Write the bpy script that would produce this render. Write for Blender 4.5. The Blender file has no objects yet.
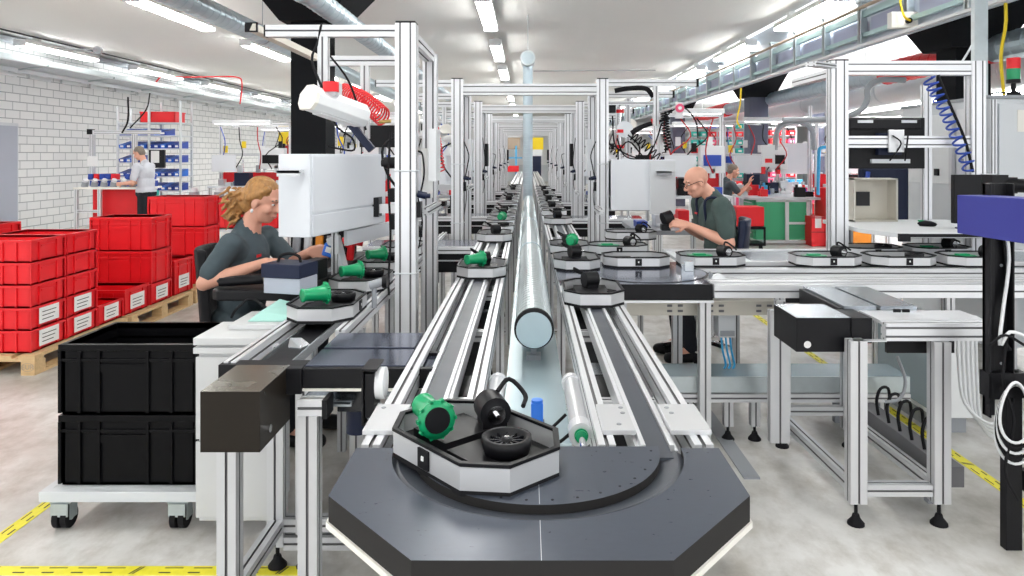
import bpy, math, random
from mathutils import Vector, Matrix, noise
random.seed(7)
PI = math.pi
SC = bpy.context.scene
COL = SC.collection
F = 720.0
def at(px, py, Y):
    """point of the place seen at pixel px,py at distance Y"""
    return Vector(((px-527)/F*Y, Y, 1.6-(py-155)/F*Y))

# ---------------------------------------------------------------- materials
MT = {}
def mat(name, col, rough=0.5, metal=0.0, emit=0.0, nscale=0, namt=0.0, bump=0.0, spec=0.5, stretch=(1,1,1), rvar=0.0, coat=0.0):
    m = bpy.data.materials.new(name); m.use_nodes = True
    nt = m.node_tree; b = nt.nodes['Principled BSDF']
    b.inputs['Base Color'].default_value = (*col, 1)
    b.inputs['Roughness'].default_value = rough
    b.inputs['Metallic'].default_value = metal
    b.inputs['Specular IOR Level'].default_value = spec
    if coat: b.inputs['Coat Weight'].default_value = coat
    if emit:
        b.inputs['Emission Color'].default_value = (*col, 1)
        b.inputs['Emission Strength'].default_value = emit
    if nscale:
        tc = nt.nodes.new('ShaderNodeTexCoord'); mp = nt.nodes.new('ShaderNodeMapping')
        mp.inputs['Scale'].default_value = stretch
        n = nt.nodes.new('ShaderNodeTexNoise'); n.inputs['Scale'].default_value = nscale
        n.inputs['Detail'].default_value = 5
        nt.links.new(tc.outputs['Object'], mp.inputs['Vector']); nt.links.new(mp.outputs['Vector'], n.inputs['Vector'])
        if namt:
            mx = nt.nodes.new('ShaderNodeMix'); mx.data_type = 'RGBA'
            mx.inputs[6].default_value = (*[max(0, c*(1-namt)) for c in col], 1)
            mx.inputs[7].default_value = (*[min(1, c*(1+namt)) for c in col], 1)
            nt.links.new(n.outputs['Fac'], mx.inputs[0]); nt.links.new(mx.outputs[2], b.inputs['Base Color'])
        if rvar:
            mr = nt.nodes.new('ShaderNodeMapRange')
            mr.inputs['To Min'].default_value = max(0.03, rough-rvar); mr.inputs['To Max'].default_value = min(1, rough+rvar)
            nt.links.new(n.outputs['Fac'], mr.inputs['Value']); nt.links.new(mr.outputs[0], b.inputs['Roughness'])
        if bump:
            bp = nt.nodes.new('ShaderNodeBump'); bp.inputs['Strength'].default_value = bump; bp.inputs['Distance'].default_value = 0.01
            nt.links.new(n.outputs['Fac'], bp.inputs['Height']); nt.links.new(bp.outputs[0], b.inputs['Normal'])
    MT[name] = m
    return m
mat('alu', (.66,.67,.69), .36, .45, nscale=6, namt=.03, rvar=.06)
mat('alu_bright', (.78,.79,.82), .32, .35, nscale=8, namt=.03)
mat('slot', (.16,.16,.17), .6)  # groove shade of the profiles put into the colour; plain dark grey elsewhere
mat('steel', (.62,.66,.70), .22, .85, nscale=5, namt=.08, rvar=.08)
mat('galv', (.52,.58,.60), .33, .65, nscale=14, namt=.14, rvar=.1)
mat('duct', (.50,.60,.66), .32, .6, nscale=9, namt=.10, rvar=.08)
mat('chrome', (.85,.85,.87), .12, 1)
mat('bluesheet', (.50,.62,.67), .26, .4, nscale=3, namt=.05)
mat('beige', (.66,.63,.56), .5, .2, nscale=6, namt=.04)
mat('cream', (.86,.84,.78), .55)
mat('white', (.78,.80,.82), .45, nscale=4, namt=.02)
mat('cabinet_white', (.74,.77,.82), .42, nscale=5, namt=.02)
mat('offwhite', (.62,.63,.64), .5, nscale=4, namt=.02)
mat('lightgrey', (.66,.69,.72), .45, nscale=5, namt=.03)
mat('midgrey', (.32,.34,.37), .45)
mat('bluegrey', (.42,.45,.53), .5, nscale=3, namt=.03)
mat('black', (.008,.008,.010), .42, nscale=20, namt=.3, rvar=.06, spec=.22)
mat('crate_black', (.004,.004,.005), .30, spec=.12)
mat('black_soft', (.012,.012,.014), .7, spec=.2)
mat('black_gloss', (.012,.013,.018), .16)
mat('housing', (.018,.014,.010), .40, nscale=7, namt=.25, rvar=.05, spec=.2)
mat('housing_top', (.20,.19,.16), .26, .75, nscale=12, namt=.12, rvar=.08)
mat('slate', (.065,.078,.105), .30, .3, nscale=45, namt=.14, rvar=.06, bump=.004, stretch=(1,2.2,1), spec=.6)
mat('slate_side', (.025,.024,.024), .6, 0, spec=.15)
mat('belt', (.060,.068,.085), .36, .1, nscale=10, namt=.1, rvar=.06)
mat('plate_dark', (.10,.115,.165), .14, .6, nscale=5, namt=.2, rvar=.07)
mat('plate_grey', (.40,.44,.48), .24, .7, nscale=4, namt=.1, rvar=.07)
mat('concrete_black', (.008,.009,.011), .8, spec=.15)
mat('column_blue', (.10,.11,.16), .7)
mat('red', (.78,.008,.016), .42, nscale=6, namt=.06)
mat('red_dark', (.42,.008,.014), .5)
mat('red_hose', (.80,.02,.03), .3)
mat('green', (.005,.33,.13), .30, nscale=8, namt=.05)
mat('green_cab', (.05,.42,.20), .5)
mat('mint', (.38,.66,.60), .45)
mat('blue', (.02,.07,.42), .4)
mat('blue_bright', (.02,.17,.72), .35)
mat('skyblue', (.05,.42,.78), .4)
mat('purple', (.045,.05,.28), .6, spec=.3)
mat('navy', (.010,.016,.045), .45, spec=.3)
mat('yellow', (.85,.62,.01), .45)
mat('tape', (.86,.78,.04), .5, nscale=40, namt=.12)
mat('orange', (.82,.28,.02), .5)
mat('teal', (.02,.45,.38), .5)
mat('pink', (.85,.10,.22), .45)
mat('wood', (.66,.46,.24), .7, nscale=6, namt=.25, stretch=(1,8,8), bump=.1)
mat('paper', (.86,.87,.86), .7)
mat('ink', (.03,.03,.035), .7)
mat('rubber', (.01,.01,.012), .75, spec=.2)
mat('brass', (.6,.45,.16), .3, .9)
mat('glass_blue', (.05,.16,.22), .12)
mat('skin', (.70,.36,.26), .5, nscale=12, namt=.06)
mat('skin_dark', (.58,.27,.18), .5)
mat('lip', (.50,.14,.12), .5)
mat('hair_blond', (.40,.20,.065), .55, nscale=60, namt=.6, bump=.6, stretch=(1,1,.3))
mat('hair_grey', (.20,.17,.14), .7, nscale=80, namt=.4, bump=.5)
mat('hair_dark', (.06,.04,.03), .7, nscale=80, namt=.4, bump=.5)
mat('shirt_grey', (.06,.085,.10), .85, nscale=30, namt=.1)
mat('shirt_green', (.055,.085,.08), .85, nscale=30, namt=.1)
mat('shirt_light', (.58,.60,.66), .85)
mat('trousers', (.02,.022,.028), .85, spec=.2)
mat('eye', (.9,.9,.9), .2)
mat('tube_light', (1,.99,.96), .5, emit=22)
mat('fixture', (.80,.82,.80), .5)
mat('screen', (.02,.022,.03), .2)
mat('lilac', (.36,.38,.52), .5)
mat('teecap', (.42,.50,.54), .7)
mat('band_blue', (.50,.55,.62), .6)
mat('teal_steel', (.40,.55,.56), .4, .5)
mat('brownish', (.42,.33,.25), .7)
mat('clear', (.80,.84,.88), .2)

# ---------------------------------------------------------------- mesh builder
class MB:
    def __init__(s): s.v=[]; s.f=[]; s.m=[]; s.s=[]
    def add(s, vs, fs, mi=0, sm=False):
        b=len(s.v); s.v+= [tuple(v) for v in vs]
        for f in fs: s.f.append(tuple(i+b for i in f)); s.m.append(mi); s.s.append(sm)
        return s
    def box(s,x0,x1,y0,y1,z0,z1,mi=0):
        if x0>x1:x0,x1=x1,x0
        if y0>y1:y0,y1=y1,y0
        if z0>z1:z0,z1=z1,z0
        v=[(x0,y0,z0),(x1,y0,z0),(x1,y1,z0),(x0,y1,z0),(x0,y0,z1),(x1,y0,z1),(x1,y1,z1),(x0,y1,z1)]
        return s.add(v,[(0,3,2,1),(4,5,6,7),(0,1,5,4),(1,2,6,5),(2,3,7,6),(3,0,4,7)],mi)
    def rbox(s,c,size,mat3,mi=0):
        hx,hy,hz=[q/2 for q in size]; c=Vector(c)
        v=[c+mat3@Vector(p) for p in [(-hx,-hy,-hz),(hx,-hy,-hz),(hx,hy,-hz),(-hx,hy,-hz),(-hx,-hy,hz),(hx,-hy,hz),(hx,hy,hz),(-hx,hy,hz)]]
        return s.add(v,[(0,3,2,1),(4,5,6,7),(0,1,5,4),(1,2,6,5),(2,3,7,6),(3,0,4,7)],mi)
    def bar(s,p0,p1,w,h,mi=0,up=(0,0,1)):
        p0=Vector(p0);p1=Vector(p1);d=p1-p0;L=d.length;d/=L
        u=Vector(up); 
        if abs(d.dot(u))>.95:u=Vector((0,1,0))
        x=d.cross(u).normalized();z=x.cross(d).normalized()
        return s.rbox((p0+p1)/2,(w,L,h),Matrix((x,d,z)).transposed(),mi)
    def cyl(s,p0,p1,r0,r1=None,n=16,mi=0,caps=True,capmi=None,sm=True):
        if r1 is None:r1=r0
        p0=Vector(p0);p1=Vector(p1);d=(p1-p0).normalized()
        u=Vector((0,0,1)) if abs(d.z)<.9 else Vector((1,0,0))
        x=d.cross(u).normalized();y=d.cross(x)
        ring=lambda c,r:[c+(x*math.cos(2*PI*i/n)+y*math.sin(2*PI*i/n))*r for i in range(n)]
        b=ring(p0,r0)+ring(p1,r1)
        s.add(b,[(i,(i+1)%n,n+(i+1)%n,n+i) for i in range(n)],mi,sm)
        if caps:
            cm=mi if capmi is None else capmi
            s.add(b[:n],[tuple(range(n-1,-1,-1))],cm); s.add(b[n:],[tuple(range(n))],cm)
        return s
    def lathe(s,p0,axis,prof,n=20,mi=0,sm=True,closed=False):
        """prof: list of (t along axis, radius[, mi])"""
        p0=Vector(p0);d=Vector(axis).normalized()
        u=Vector((0,0,1)) if abs(d.z)<.9 else Vector((1,0,0))
        x=d.cross(u).normalized();y=d.cross(x)
        vs=[];
        for pr in prof:
            c=p0+d*pr[0]
            vs+=[c+(x*math.cos(2*PI*i/n)+y*math.sin(2*PI*i/n))*pr[1] for i in range(n)]
        b=len(s.v); s.v+=[tuple(v) for v in vs]
        for k in range(len(prof)-1):
            m_=prof[k+1][2] if len(prof[k+1])>2 else mi
            for i in range(n):
                s.f.append((b+k*n+i,b+k*n+(i+1)%n,b+(k+1)*n+(i+1)%n,b+(k+1)*n+i)); s.m.append(m_); s.s.append(sm)
        if prof[0][1]>1e-4: s.f.append(tuple(b+i for i in range(n-1,-1,-1))) ; s.m.append(mi); s.s.append(False)
        else: pass
        if prof[-1][1]>1e-4: s.f.append(tuple(b+(len(prof)-1)*n+i for i in range(n))); s.m.append(prof[-1][2] if len(prof[-1])>2 else mi); s.s.append(False)
        return s
    def tube(s,pts,r,n=8,mi=0,smooth=3,taper=None):
        pts=[Vector(p) for p in pts]
        if smooth and len(pts)>2:
            q=[]
            P=[pts[0]*2-pts[1]]+pts+[pts[-1]*2-pts[-2]]
            for i in range(1,len(P)-2):
                for k in range(smooth+1):
                    t=k/(smooth+1);a,b,c,d=P[i-1],P[i],P[i+1],P[i+2]
                    q.append(.5*((2*b)+(c-a)*t+(2*a-5*b+4*c-d)*t*t+(-a+3*b-3*c+d)*t**3))
            q.append(pts[-1]); pts=q
        N=len(pts); T=[(pts[min(i+1,N-1)]-pts[max(i-1,0)]).normalized() for i in range(N)]
        u=Vector((0,0,1)) if abs(T[0].z)<.9 else Vector((1,0,0))
        x=T[0].cross(u).normalized(); vs=[]
        for i in range(N):
            x=(x-T[i]*x.dot(T[i])).normalized(); y=T[i].cross(x)
            rr=r if taper is None else r+(taper-r)*i/(N-1)
            vs+=[pts[i]+(x*math.cos(2*PI*k/n)+y*math.sin(2*PI*k/n))*rr for k in range(n)]
        fs=[(i*n+k,i*n+(k+1)%n,(i+1)*n+(k+1)%n,(i+1)*n+k) for i in range(N-1) for k in range(n)]
        s.add(vs,fs,mi,True)
        s.add(vs[:n],[tuple(range(n-1,-1,-1))],mi); s.add(vs[-n:],[tuple(range(n))],mi)
        return s
    def prism(s,poly,z0,z1,mi=0,top=None,side=None,M=None):
        n=len(poly)
        a=sum(poly[i][0]*poly[(i+1)%n][1]-poly[(i+1)%n][0]*poly[i][1] for i in range(n))
        if a<0: poly=poly[::-1]
        vs=[Vector((x,y,z0)) for x,y in poly]+[Vector((x,y,z1)) for x,y in poly]
        if M is not None: vs=[M@v for v in vs]
        sd=mi if side is None else side
        b=len(s.v); s.v+=[tuple(v) for v in vs]
        for i in range(n): s.f.append((b+i,b+(i+1)%n,b+n+(i+1)%n,b+n+i)); s.m.append(sd); s.s.append(False)
        s.f.append(tuple(b+i for i in range(n-1,-1,-1))); s.m.append(mi); s.s.append(False)
        s.f.append(tuple(b+n+i for i in range(n))); s.m.append(mi if top is None else top); s.s.append(False)
        return s
    def prof(s,p0,p1,w=.045,h=.045,pitch=.048,sw=.009,dp=.008,mi=0,smi=1,up=(0,0,1)):
        """slotted aluminium extrusion from p0 to p1; w = across, h = along 'up'"""
        p0=Vector(p0);p1=Vector(p1);d=p1-p0;L=d.length;d/=L
        u=Vector(up)
        if abs(d.dot(u))>.95:u=Vector((0,1,0))
        x=d.cross(u).normalized();y=x.cross(d).normalized()
        pts=[];slot=[]
        def side(a,b,nrm):
            a=Vector(a);b=Vector(b);l=(b-a).length;t=(b-a)/l;n=max(1,round(l/pitch));nrm=Vector(nrm)
            pts.append(a);slot.append(0)
            for k in range(n):
                c=a+t*(l*(k+.5)/n)
                pts.append(c-t*sw/2);slot.append(1)
                pts.append(c-t*sw/2-nrm*dp);slot.append(1)
                pts.append(c+t*sw/2-nrm*dp);slot.append(1)
                pts.append(c+t*sw/2);slot.append(0)
        W,H=w/2,h/2
        side((-W,-H),(W,-H),(0,-1));side((W,-H),(W,H),(1,0));side((W,H),(-W,H),(0,1));side((-W,H),(-W,-H),(-1,0))
        n=len(pts)
        vs=[p0+x*p.x+y*p.y for p in pts]+[p1+x*p.x+y*p.y for p in pts]
        b=len(s.v); s.v+=[tuple(v) for v in vs]
        for i in range(n): s.f.append((b+i,b+n+i,b+n+(i+1)%n,b+(i+1)%n)); s.m.append(smi if slot[i] else mi); s.s.append(False)  # groove faces take the dark material, a painted recess shade
        s.f.append(tuple(b+i for i in range(n)));s.m.append(mi);s.s.append(False)
        s.f.append(tuple(b+n+i for i in range(n-1,-1,-1)));s.m.append(mi);s.s.append(False)
        return s
    def build(s,name,mats,parent=None,bevel=0,label=None,base=None):
        if isinstance(mats,str): mats=[mats]
        me=bpy.data.meshes.new(name)
        if parent is not None: off=Vector(OFF[parent.name])
        elif base is not None: off=Vector(base)
        else:
            xs=[v[0] for v in s.v];ys=[v[1] for v in s.v];zs=[v[2] for v in s.v]
            off=Vector(((min(xs)+max(xs))/2,(min(ys)+max(ys))/2,min(zs)))
        me.from_pydata([(v[0]-off.x,v[1]-off.y,v[2]-off.z) for v in s.v],[],s.f)
        for m_ in mats: me.materials.append(MT[m_])
        me.polygons.foreach_set('material_index',s.m); me.polygons.foreach_set('use_smooth',s.s); me.update()
        o=bpy.data.objects.new(name,me); COL.objects.link(o)
        if parent is not None: o.parent=parent
        else: o.location=off
        OFF[o.name]=off
        if bevel:
            b=o.modifiers.new('Bevel','BEVEL'); b.width=bevel; b.segments=2; b.limit_method='ANGLE'; b.angle_limit=math.radians(40)
        if label: o['label']=label
        return o
OFF={}
def tag(o,label,cat,group=None,kind=None):
    if kind: o['kind']=kind
    if label: o['label']=label
    if cat: o['category']=cat
    if group: o['group']=group
    return o
def thing(name,label,cat,loc=(0,0,0),group=None):
    o=bpy.data.objects.new(name,None); COL.objects.link(o); o.location=loc; o.empty_display_size=.1
    OFF[o.name]=Vector(loc)
    return tag(o,label,cat,group)
def struct(name,mb,mats):
    o=mb.build(name,mats,base=(0,0,0)); o['kind']='structure'; return o
KIDS={}
def kids(o): return [c for c in COL.objects if c.parent is o]
def dup(root,loc,rotz=0,label=None,group=None,scale=None,_k={}):
    if root.name not in _k: _k[root.name]=[(c,kids(c)) for c in kids(root)]
    r=root.copy(); COL.objects.link(r); r.location=loc; r.rotation_euler=(0,0,rotz)
    if scale: r.scale=scale
    if label: r['label']=label
    if group: r['group']=group
    for c,gs in _k[root.name]:
        cc=c.copy(); COL.objects.link(cc); cc.parent=r
        for g in gs:
            gg=g.copy(); COL.objects.link(gg); gg.parent=cc
    return r
def foot(mb,x,y,ztop=.09,mi=0):
    mb.cyl((x,y,ztop+.02),(x,y,.03),.008,n=8,mi=mi); mb.lathe((x,y,0),(0,0,1),[(0,.036),(.008,.036),(.03,.018),(.045,.014)],n=14,mi=mi)
def text_mesh(body,size,loc,rot,name,m,parent=None,depth=.0006,align='CENTER'):
    cu=bpy.data.curves.new(name,'FONT'); cu.body=body; cu.size=size; cu.extrude=depth; cu.align_x=align; cu.align_y='CENTER'
    o=bpy.data.objects.new(name,cu); COL.objects.link(o)
    bpy.context.view_layer.update()
    me=bpy.data.meshes.new_from_object(o.evaluated_get(bpy.context.evaluated_depsgraph_get()))
    COL.objects.unlink(o); bpy.data.objects.remove(o)
    t=bpy.data.objects.new(name,me); COL.objects.link(t); me.materials.clear(); me.materials.append(MT[m])
    t.rotation_euler=rot
    if parent is not None: t.parent=parent; t.location=Vector(loc)-OFF[parent.name]
    else: t.location=loc
    OFF[t.name]=OFF[parent.name] if parent is not None else Vector(loc)
    return t
# ================================================================ the room
def floor_mat():
    m=mat('floor',(.6,.6,.58),.35); nt=m.node_tree; b=nt.nodes['Principled BSDF']
    tc=nt.nodes.new('ShaderNodeTexCoord')
    def nz(sc,det,stretch=(1,1,1)):
        mp=nt.nodes.new('ShaderNodeMapping'); mp.inputs['Scale'].default_value=stretch
        n=nt.nodes.new('ShaderNodeTexNoise'); n.inputs['Scale'].default_value=sc; n.inputs['Detail'].default_value=det; n.inputs['Roughness'].default_value=.65
        nt.links.new(tc.outputs['Object'],mp.inputs[0]); nt.links.new(mp.outputs[0],n.inputs['Vector']); return n
    a=nz(1.1,6); c=nz(5,10,(1,.6,1))
    r1=nt.nodes.new('ShaderNodeValToRGB'); r1.color_ramp.elements[0].position=.36; r1.color_ramp.elements[1].position=.62
    r1.color_ramp.elements[0].color=(.46,.445,.41,1); r1.color_ramp.elements[1].color=(.76,.755,.74,1)
    r2=nt.nodes.new('ShaderNodeValToRGB'); r2.color_ramp.elements[0].position=.33; r2.color_ramp.elements[1].position=.55
    r2.color_ramp.elements[0].color=(.62,.59,.54,1); r2.color_ramp.elements[1].color=(1,1,1,1)
    mx=nt.nodes.new('ShaderNodeMix'); mx.data_type='RGBA'; mx.blend_type='MULTIPLY'; mx.inputs[0].default_value=.8
    nt.links.new(a.outputs['Fac'],r1.inputs[0]); nt.links.new(c.outputs['Fac'],r2.inputs[0])
    nt.links.new(r1.outputs[0],mx.inputs[6]); nt.links.new(r2.outputs[0],mx.inputs[7]); nt.links.new(mx.outputs[2],b.inputs['Base Color'])
    mr=nt.nodes.new('ShaderNodeMapRange'); mr.inputs['To Min'].default_value=.22; mr.inputs['To Max'].default_value=.5
    nt.links.new(a.outputs['Fac'],mr.inputs['Value']); nt.links.new(mr.outputs[0],b.inputs['Roughness'])
def brick_mat():
    m=mat('brick',(.8,.8,.8),.6); nt=m.node_tree; b=nt.nodes['Principled BSDF']
    tc=nt.nodes.new('ShaderNodeTexCoord'); sp=nt.nodes.new('ShaderNodeSeparateXYZ'); cb=nt.nodes.new('ShaderNodeCombineXYZ')
    br=nt.nodes.new('ShaderNodeTexBrick'); br.inputs['Scale'].default_value=1
    br.inputs['Brick Width'].default_value=.40; br.inputs['Row Height'].default_value=.165; br.inputs['Mortar Size'].default_value=.009; br.inputs['Mortar Smooth'].default_value=.2
    br.inputs['Color1'].default_value=(.84,.85,.85,1); br.inputs['Color2'].default_value=(.78,.79,.80,1); br.inputs['Mortar'].default_value=(.36,.38,.40,1)
    nt.links.new(tc.outputs['Object'],sp.inputs[0]); nt.links.new(sp.outputs['Y'],cb.inputs['X']); nt.links.new(sp.outputs['Z'],cb.inputs['Y'])
    nt.links.new(cb.outputs[0],br.inputs['Vector']); nt.links.new(br.outputs['Color'],b.inputs['Base Color'])
    bp=nt.nodes.new('ShaderNodeBump'); bp.invert=True; bp.inputs['Strength'].default_value=.5; nt.links.new(br.outputs['Fac'],bp.inputs['Height']); nt.links.new(bp.outputs[0],b.inputs['Normal'])
floor_mat(); brick_mat()
mat('ceiling',(.84,.84,.82),.8,nscale=.6,namt=.03)
mat('ceiling_white',(.86,.87,.88),.8)
WX=-10.0
struct('floor',MB().box(WX-.2,16,-4,44,-.1,0),'floor')
struct('ceiling',MB().box(WX-.2,4.05,-4,44,3.78,3.9),'ceiling')
struct('ceiling_annex',MB().box(4.22,16,-4,44,3.6,3.7),'ceiling_white')
struct('wall_left',MB().box(WX-.2,WX,-4,44,0,3.78),'brick')
struct('wall_right',MB().box(16,16.2,-4,44,0,3.9),'ceiling_white')
struct('wall_back',MB().box(WX-.2,16,44,44.2,0,3.9),'ceiling_white')
# grey door in the left wall
d=MB(); d.box(WX,WX+.05,12.0,13.98,0,2.16,1); dd=struct('door_1',MB().box(WX,WX+.04,11.95,12.0,0,2.2).box(WX,WX+.04,14.05,14.1,0,2.2).box(WX,WX+.04,11.95,14.1,2.16,2.22),'lightgrey')
MB().box(WX,WX+.06,12.0,13.0,0,2.16).build('door_leaf','bluegrey',dd); MB().box(WX,WX+.06,13.02,14.05,0,2.16).build('door_leaf','bluegrey',dd)
hh=MB().box(WX+.06,WX+.075,13.07,13.11,.93,1.17).cyl((WX+.07,13.09,1.08),(WX+.12,13.09,1.08),.01,n=8).cyl((WX+.12,13.09,1.08),(WX+.12,13.22,1.08),.01,n=8).build('door_handle','chrome',dd)
# marking tape on the floor
def tape(name,label,x0,x1,y0,y1,along):
    root=thing(name,label,'floor tape',((x0+x1)/2,(y0+y1)/2,0),'yellow marking tape on the floor')
    MB().box(x0,x1,y0,y1,0,.002).build('tape_strip','tape',root)
    k=MB(); L=(x1-x0) if along=='x' else (y1-y0); n=int(L/.11)
    for i in range(n):
        a=i*L/n
        if i%5==0:
            for e in (0,.012):   # slanted mark
                if along=='x': k.add([(x0+a+e+.0,y0+.006,.003),(x0+a+e+.007,y0+.006,.003),(x0+a+e+.03,y1-.006,.003),(x0+a+e+.023,y1-.006,.003)],[(0,1,2,3)])
                else: k.add([(x1-.006,y0+a+e,.003),(x1-.006,y0+a+e+.007,.003),(x0+.006,y0+a+e+.03,.003),(x0+.006,y0+a+e+.023,.003)],[(0,1,2,3)])
        else:
            if along=='x': k.box(x0+a,x0+a+.045,y0+.012,y0+.018,.002,.003); k.box(x0+a+.01,x0+a+.08,y1-.016,y1-.012,.002,.003)
            else: k.box(x1-.018,x1-.012,y0+a,y0+a+.045,.002,.003); k.box(x0+.012,x0+.016,y0+a+.01,y0+a+.08,.002,.003)
    k.build('printed_marks','ink',root)
tape('marking_tape','yellow printed tape running across the floor in front of the black crates',-3.2,-.85,2.74,2.80,'x')
tape('marking_tape','yellow printed tape running under the trolley of black crates toward the red crates',-2.23,-2.17,2.80,5.2,'y')
tape('marking_tape','yellow printed tape on the floor at right, passing behind the slotted metal leg frame',2.25,2.31,2.6,9.0,'y')

# ---- ceiling lights
def make_light():
    r=thing('ceiling_light','x','light')
    MB().box(-.11,.11,0,2.2,.03,.10).box(-.05,.05,.4,.5,.10,.2).box(-.05,.05,1.7,1.8,.10,.2).build('housing','fixture',r)
    MB().box(-.085,.085,.03,2.17,-.02,.03).build('diffuser','tube_light',r)
    MB().box(-.11,.11,-.02,0,-.02,.10).build('end_cap','white',r)
    MB().box(-.11,.11,2.2,2.22,-.02,.10).build('end_cap','white',r)
    return r
_L=make_light(); first=True
rows=[(-.574,'row above the conveyor line'),(4.02,'row beside the steel girder'),(-5.05,'row above the left spiral duct'),(-9.1,'row along the white brick wall')]
ordn=['nearest','second','third','fourth','fifth','sixth','seventh','eighth']
for X,rn in rows:
    for k in range(-3,8):
        y=9.2+3.72*k
        if k<0 or (X==-9.1 and k<1) : pass
        nm='unseen near end of the' if k<0 else ordn[k]+' long white ceiling light in the'
        lab=(f'{ordn[k]} long white ceiling light in the {rn}' if k>=0 else f'long white ceiling light overhead, out of frame before the {rn}')
        if first: _L.location=(X,y,3.58); _L['label']=lab; _L['group']='long fluorescent ceiling lights'; first=False
        else: dup(_L,(X,y,3.58),0,lab,'long fluorescent ceiling lights')
# annex lights
mat('tube_light2',(1,1,1),.5,emit=38)
for X,lab in ((6.6,'white tube light under the annex ceiling, nearer the girder'),(9.4,'white tube light under the annex ceiling, middle row'),(12.4,'white tube light under the annex ceiling, farthest row')):
    for k,w in enumerate(('near','middle','far')):
        y=10+k*6.5
        r=thing('ceiling_light',f'{lab}, {w} end','light',(X,y,2.8),'annex tube lights')
        MB().box(X-.03,X+.03,y,y+4.5,2.84,2.90).box(X-.01,X+.01,y+.5,y+.55,2.9,3.6).box(X-.01,X+.01,y+4,y+4.05,2.9,3.6).build('housing','fixture',r); MB().box(X-.07,X+.07,y+.05,y+4.45,2.78,2.84).build('diffuser','tube_light2',r)

# ---- spiral ducts
def spiral(mb,p0,p1,r,step=.12,n=28,mi=0,ridge=.006,caps=True):
    p0=Vector(p0);p1=Vector(p1);L=(p1-p0).length;k=int(L/step);pr=[]
    for i in range(k):
        t=i*L/k;pr+=[(t,r),(t+L/k*.80,r),(t+L/k*.86,r+ridge),(t+L/k*.94,r+ridge)]
    pr.append((L,r)); mb.lathe(p0,p1-p0,pr,n=n,mi=mi,sm=False); return mb
r=thing('ventilation_duct','galvanised spiral duct under the ceiling, passing left of the black column','duct',(-3.75,10,3.18),'ceiling ducts')
spiral(MB(),(-3.75,.5,3.3),(-3.75,36,3.3),.125,.16).build('duct_pipe','duct',r)
for y in (7.0,10.2,13.4,16.6): 
    MB().cyl((-3.75,y,3.3),(-3.75,y+.02,3.3),.135,n=28).cyl((-3.75,y+.01,3.42),(-3.75,y+.01,3.78),.006,n=6).build('hanger','midgrey',r)
r=thing('ventilation_duct','galvanised spiral duct crossing in front of the black funnel column top','duct',(-1.83,10,2.9),'ceiling ducts')
spiral(MB(),(-1.83,2,2.95),(-1.83,5.9,2.95),.105,.16).build('duct_pipe','duct',r)
spiral(MB(),(-1.83,5.9,2.95),(-1.83,16.6,2.95),.095,.16).build('duct_pipe','duct',r)
MB().cyl((-1.83,5.8,2.95),(-1.83,5.86,2.95),.113,n=28).build('coupling','galv',r)
# duct lying between the conveyor lines
r=thing('extraction_pipe','silver spiral pipe lying between the two conveyor lines and rising to the ceiling','pipe',(.028,2.9,.82))
cx=.028
p=MB(); 
for a,b in ((2.92,5.17),(5.23,7.1),(7.16,11.2)): spiral(p,(cx,a,.9),(cx,b,.9),.074,.055,n=32,ridge=.0022)
p.build('horizontal_pipe','galv',r)
for y in (5.14,7.07): MB().cyl((cx,y,.9),(cx,y+.09,.9),.0785,n=32).build('coupling','duct',r)
MB().lathe((cx,2.88,.9),(0,1,0),[(0,.0765),(.012,.0765),(.012,.080),(.05,.080)],n=32).build('end_ring','rubber',r)
MB().cyl((cx,2.874,.9),(cx,2.886,.9),.0715,n=32).build('end_cap','bluesheet',r)
spiral(MB(),(cx-.015,11.2,.9),(cx-.015,11.2,3.05),.075,.06,n=24,ridge=.003).build('riser','duct',r)
MB().cyl((cx-.015,10.9,3.07),(cx-.015,11.5,3.07),.108,n=24).cyl((cx-.015,10.88,3.07),(cx-.015,10.9,3.07),.114,n=24).build('top_tee','galv',r)
MB().cyl((cx-.015,10.87,3.07),(cx-.015,10.885,3.07),.09,n=24).build('tee_cap','teecap',r)
MB().cyl((cx-.015,11.2,3.1),(cx-.015,11.2,3.78),.006,n=6).build('hanger','midgrey',r)
MB().cyl((.1,11.2,2.905),(2.0,11.2,2.92),.008,n=6).build('tie_rod','midgrey',r)
# sheet channel below the pipe
r=thing('sheet_channel','pale blue sheet metal channel running under the silver pipe','channel',(cx,2.1,.5))
MB().box(cx-.105,cx+.105,2.12,11,.742,.75).box(cx-.105,cx-.10,2.12,11,.70,.742).box(cx+.10,cx+.105,2.12,11,.70,.742).build('sheet','bluesheet',r)
MB().box(cx-.03,cx+.03,2.98,3.04,.75,.77).box(cx-.012,cx+.012,3.0,3.03,.77,.823).build('pipe_saddle','midgrey',r)
MB().box(cx-.03,cx+.03,4.98,5.04,.75,.77).box(cx-.012,cx+.012,5.0,5.03,.77,.823).build('pipe_saddle','midgrey',r)
for y in (2.6,5.0,8.0): MB().prof((cx-.05,y,0),(cx-.05,y,.74),.045,.045).build('leg',['alu','slot'],r)

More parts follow.
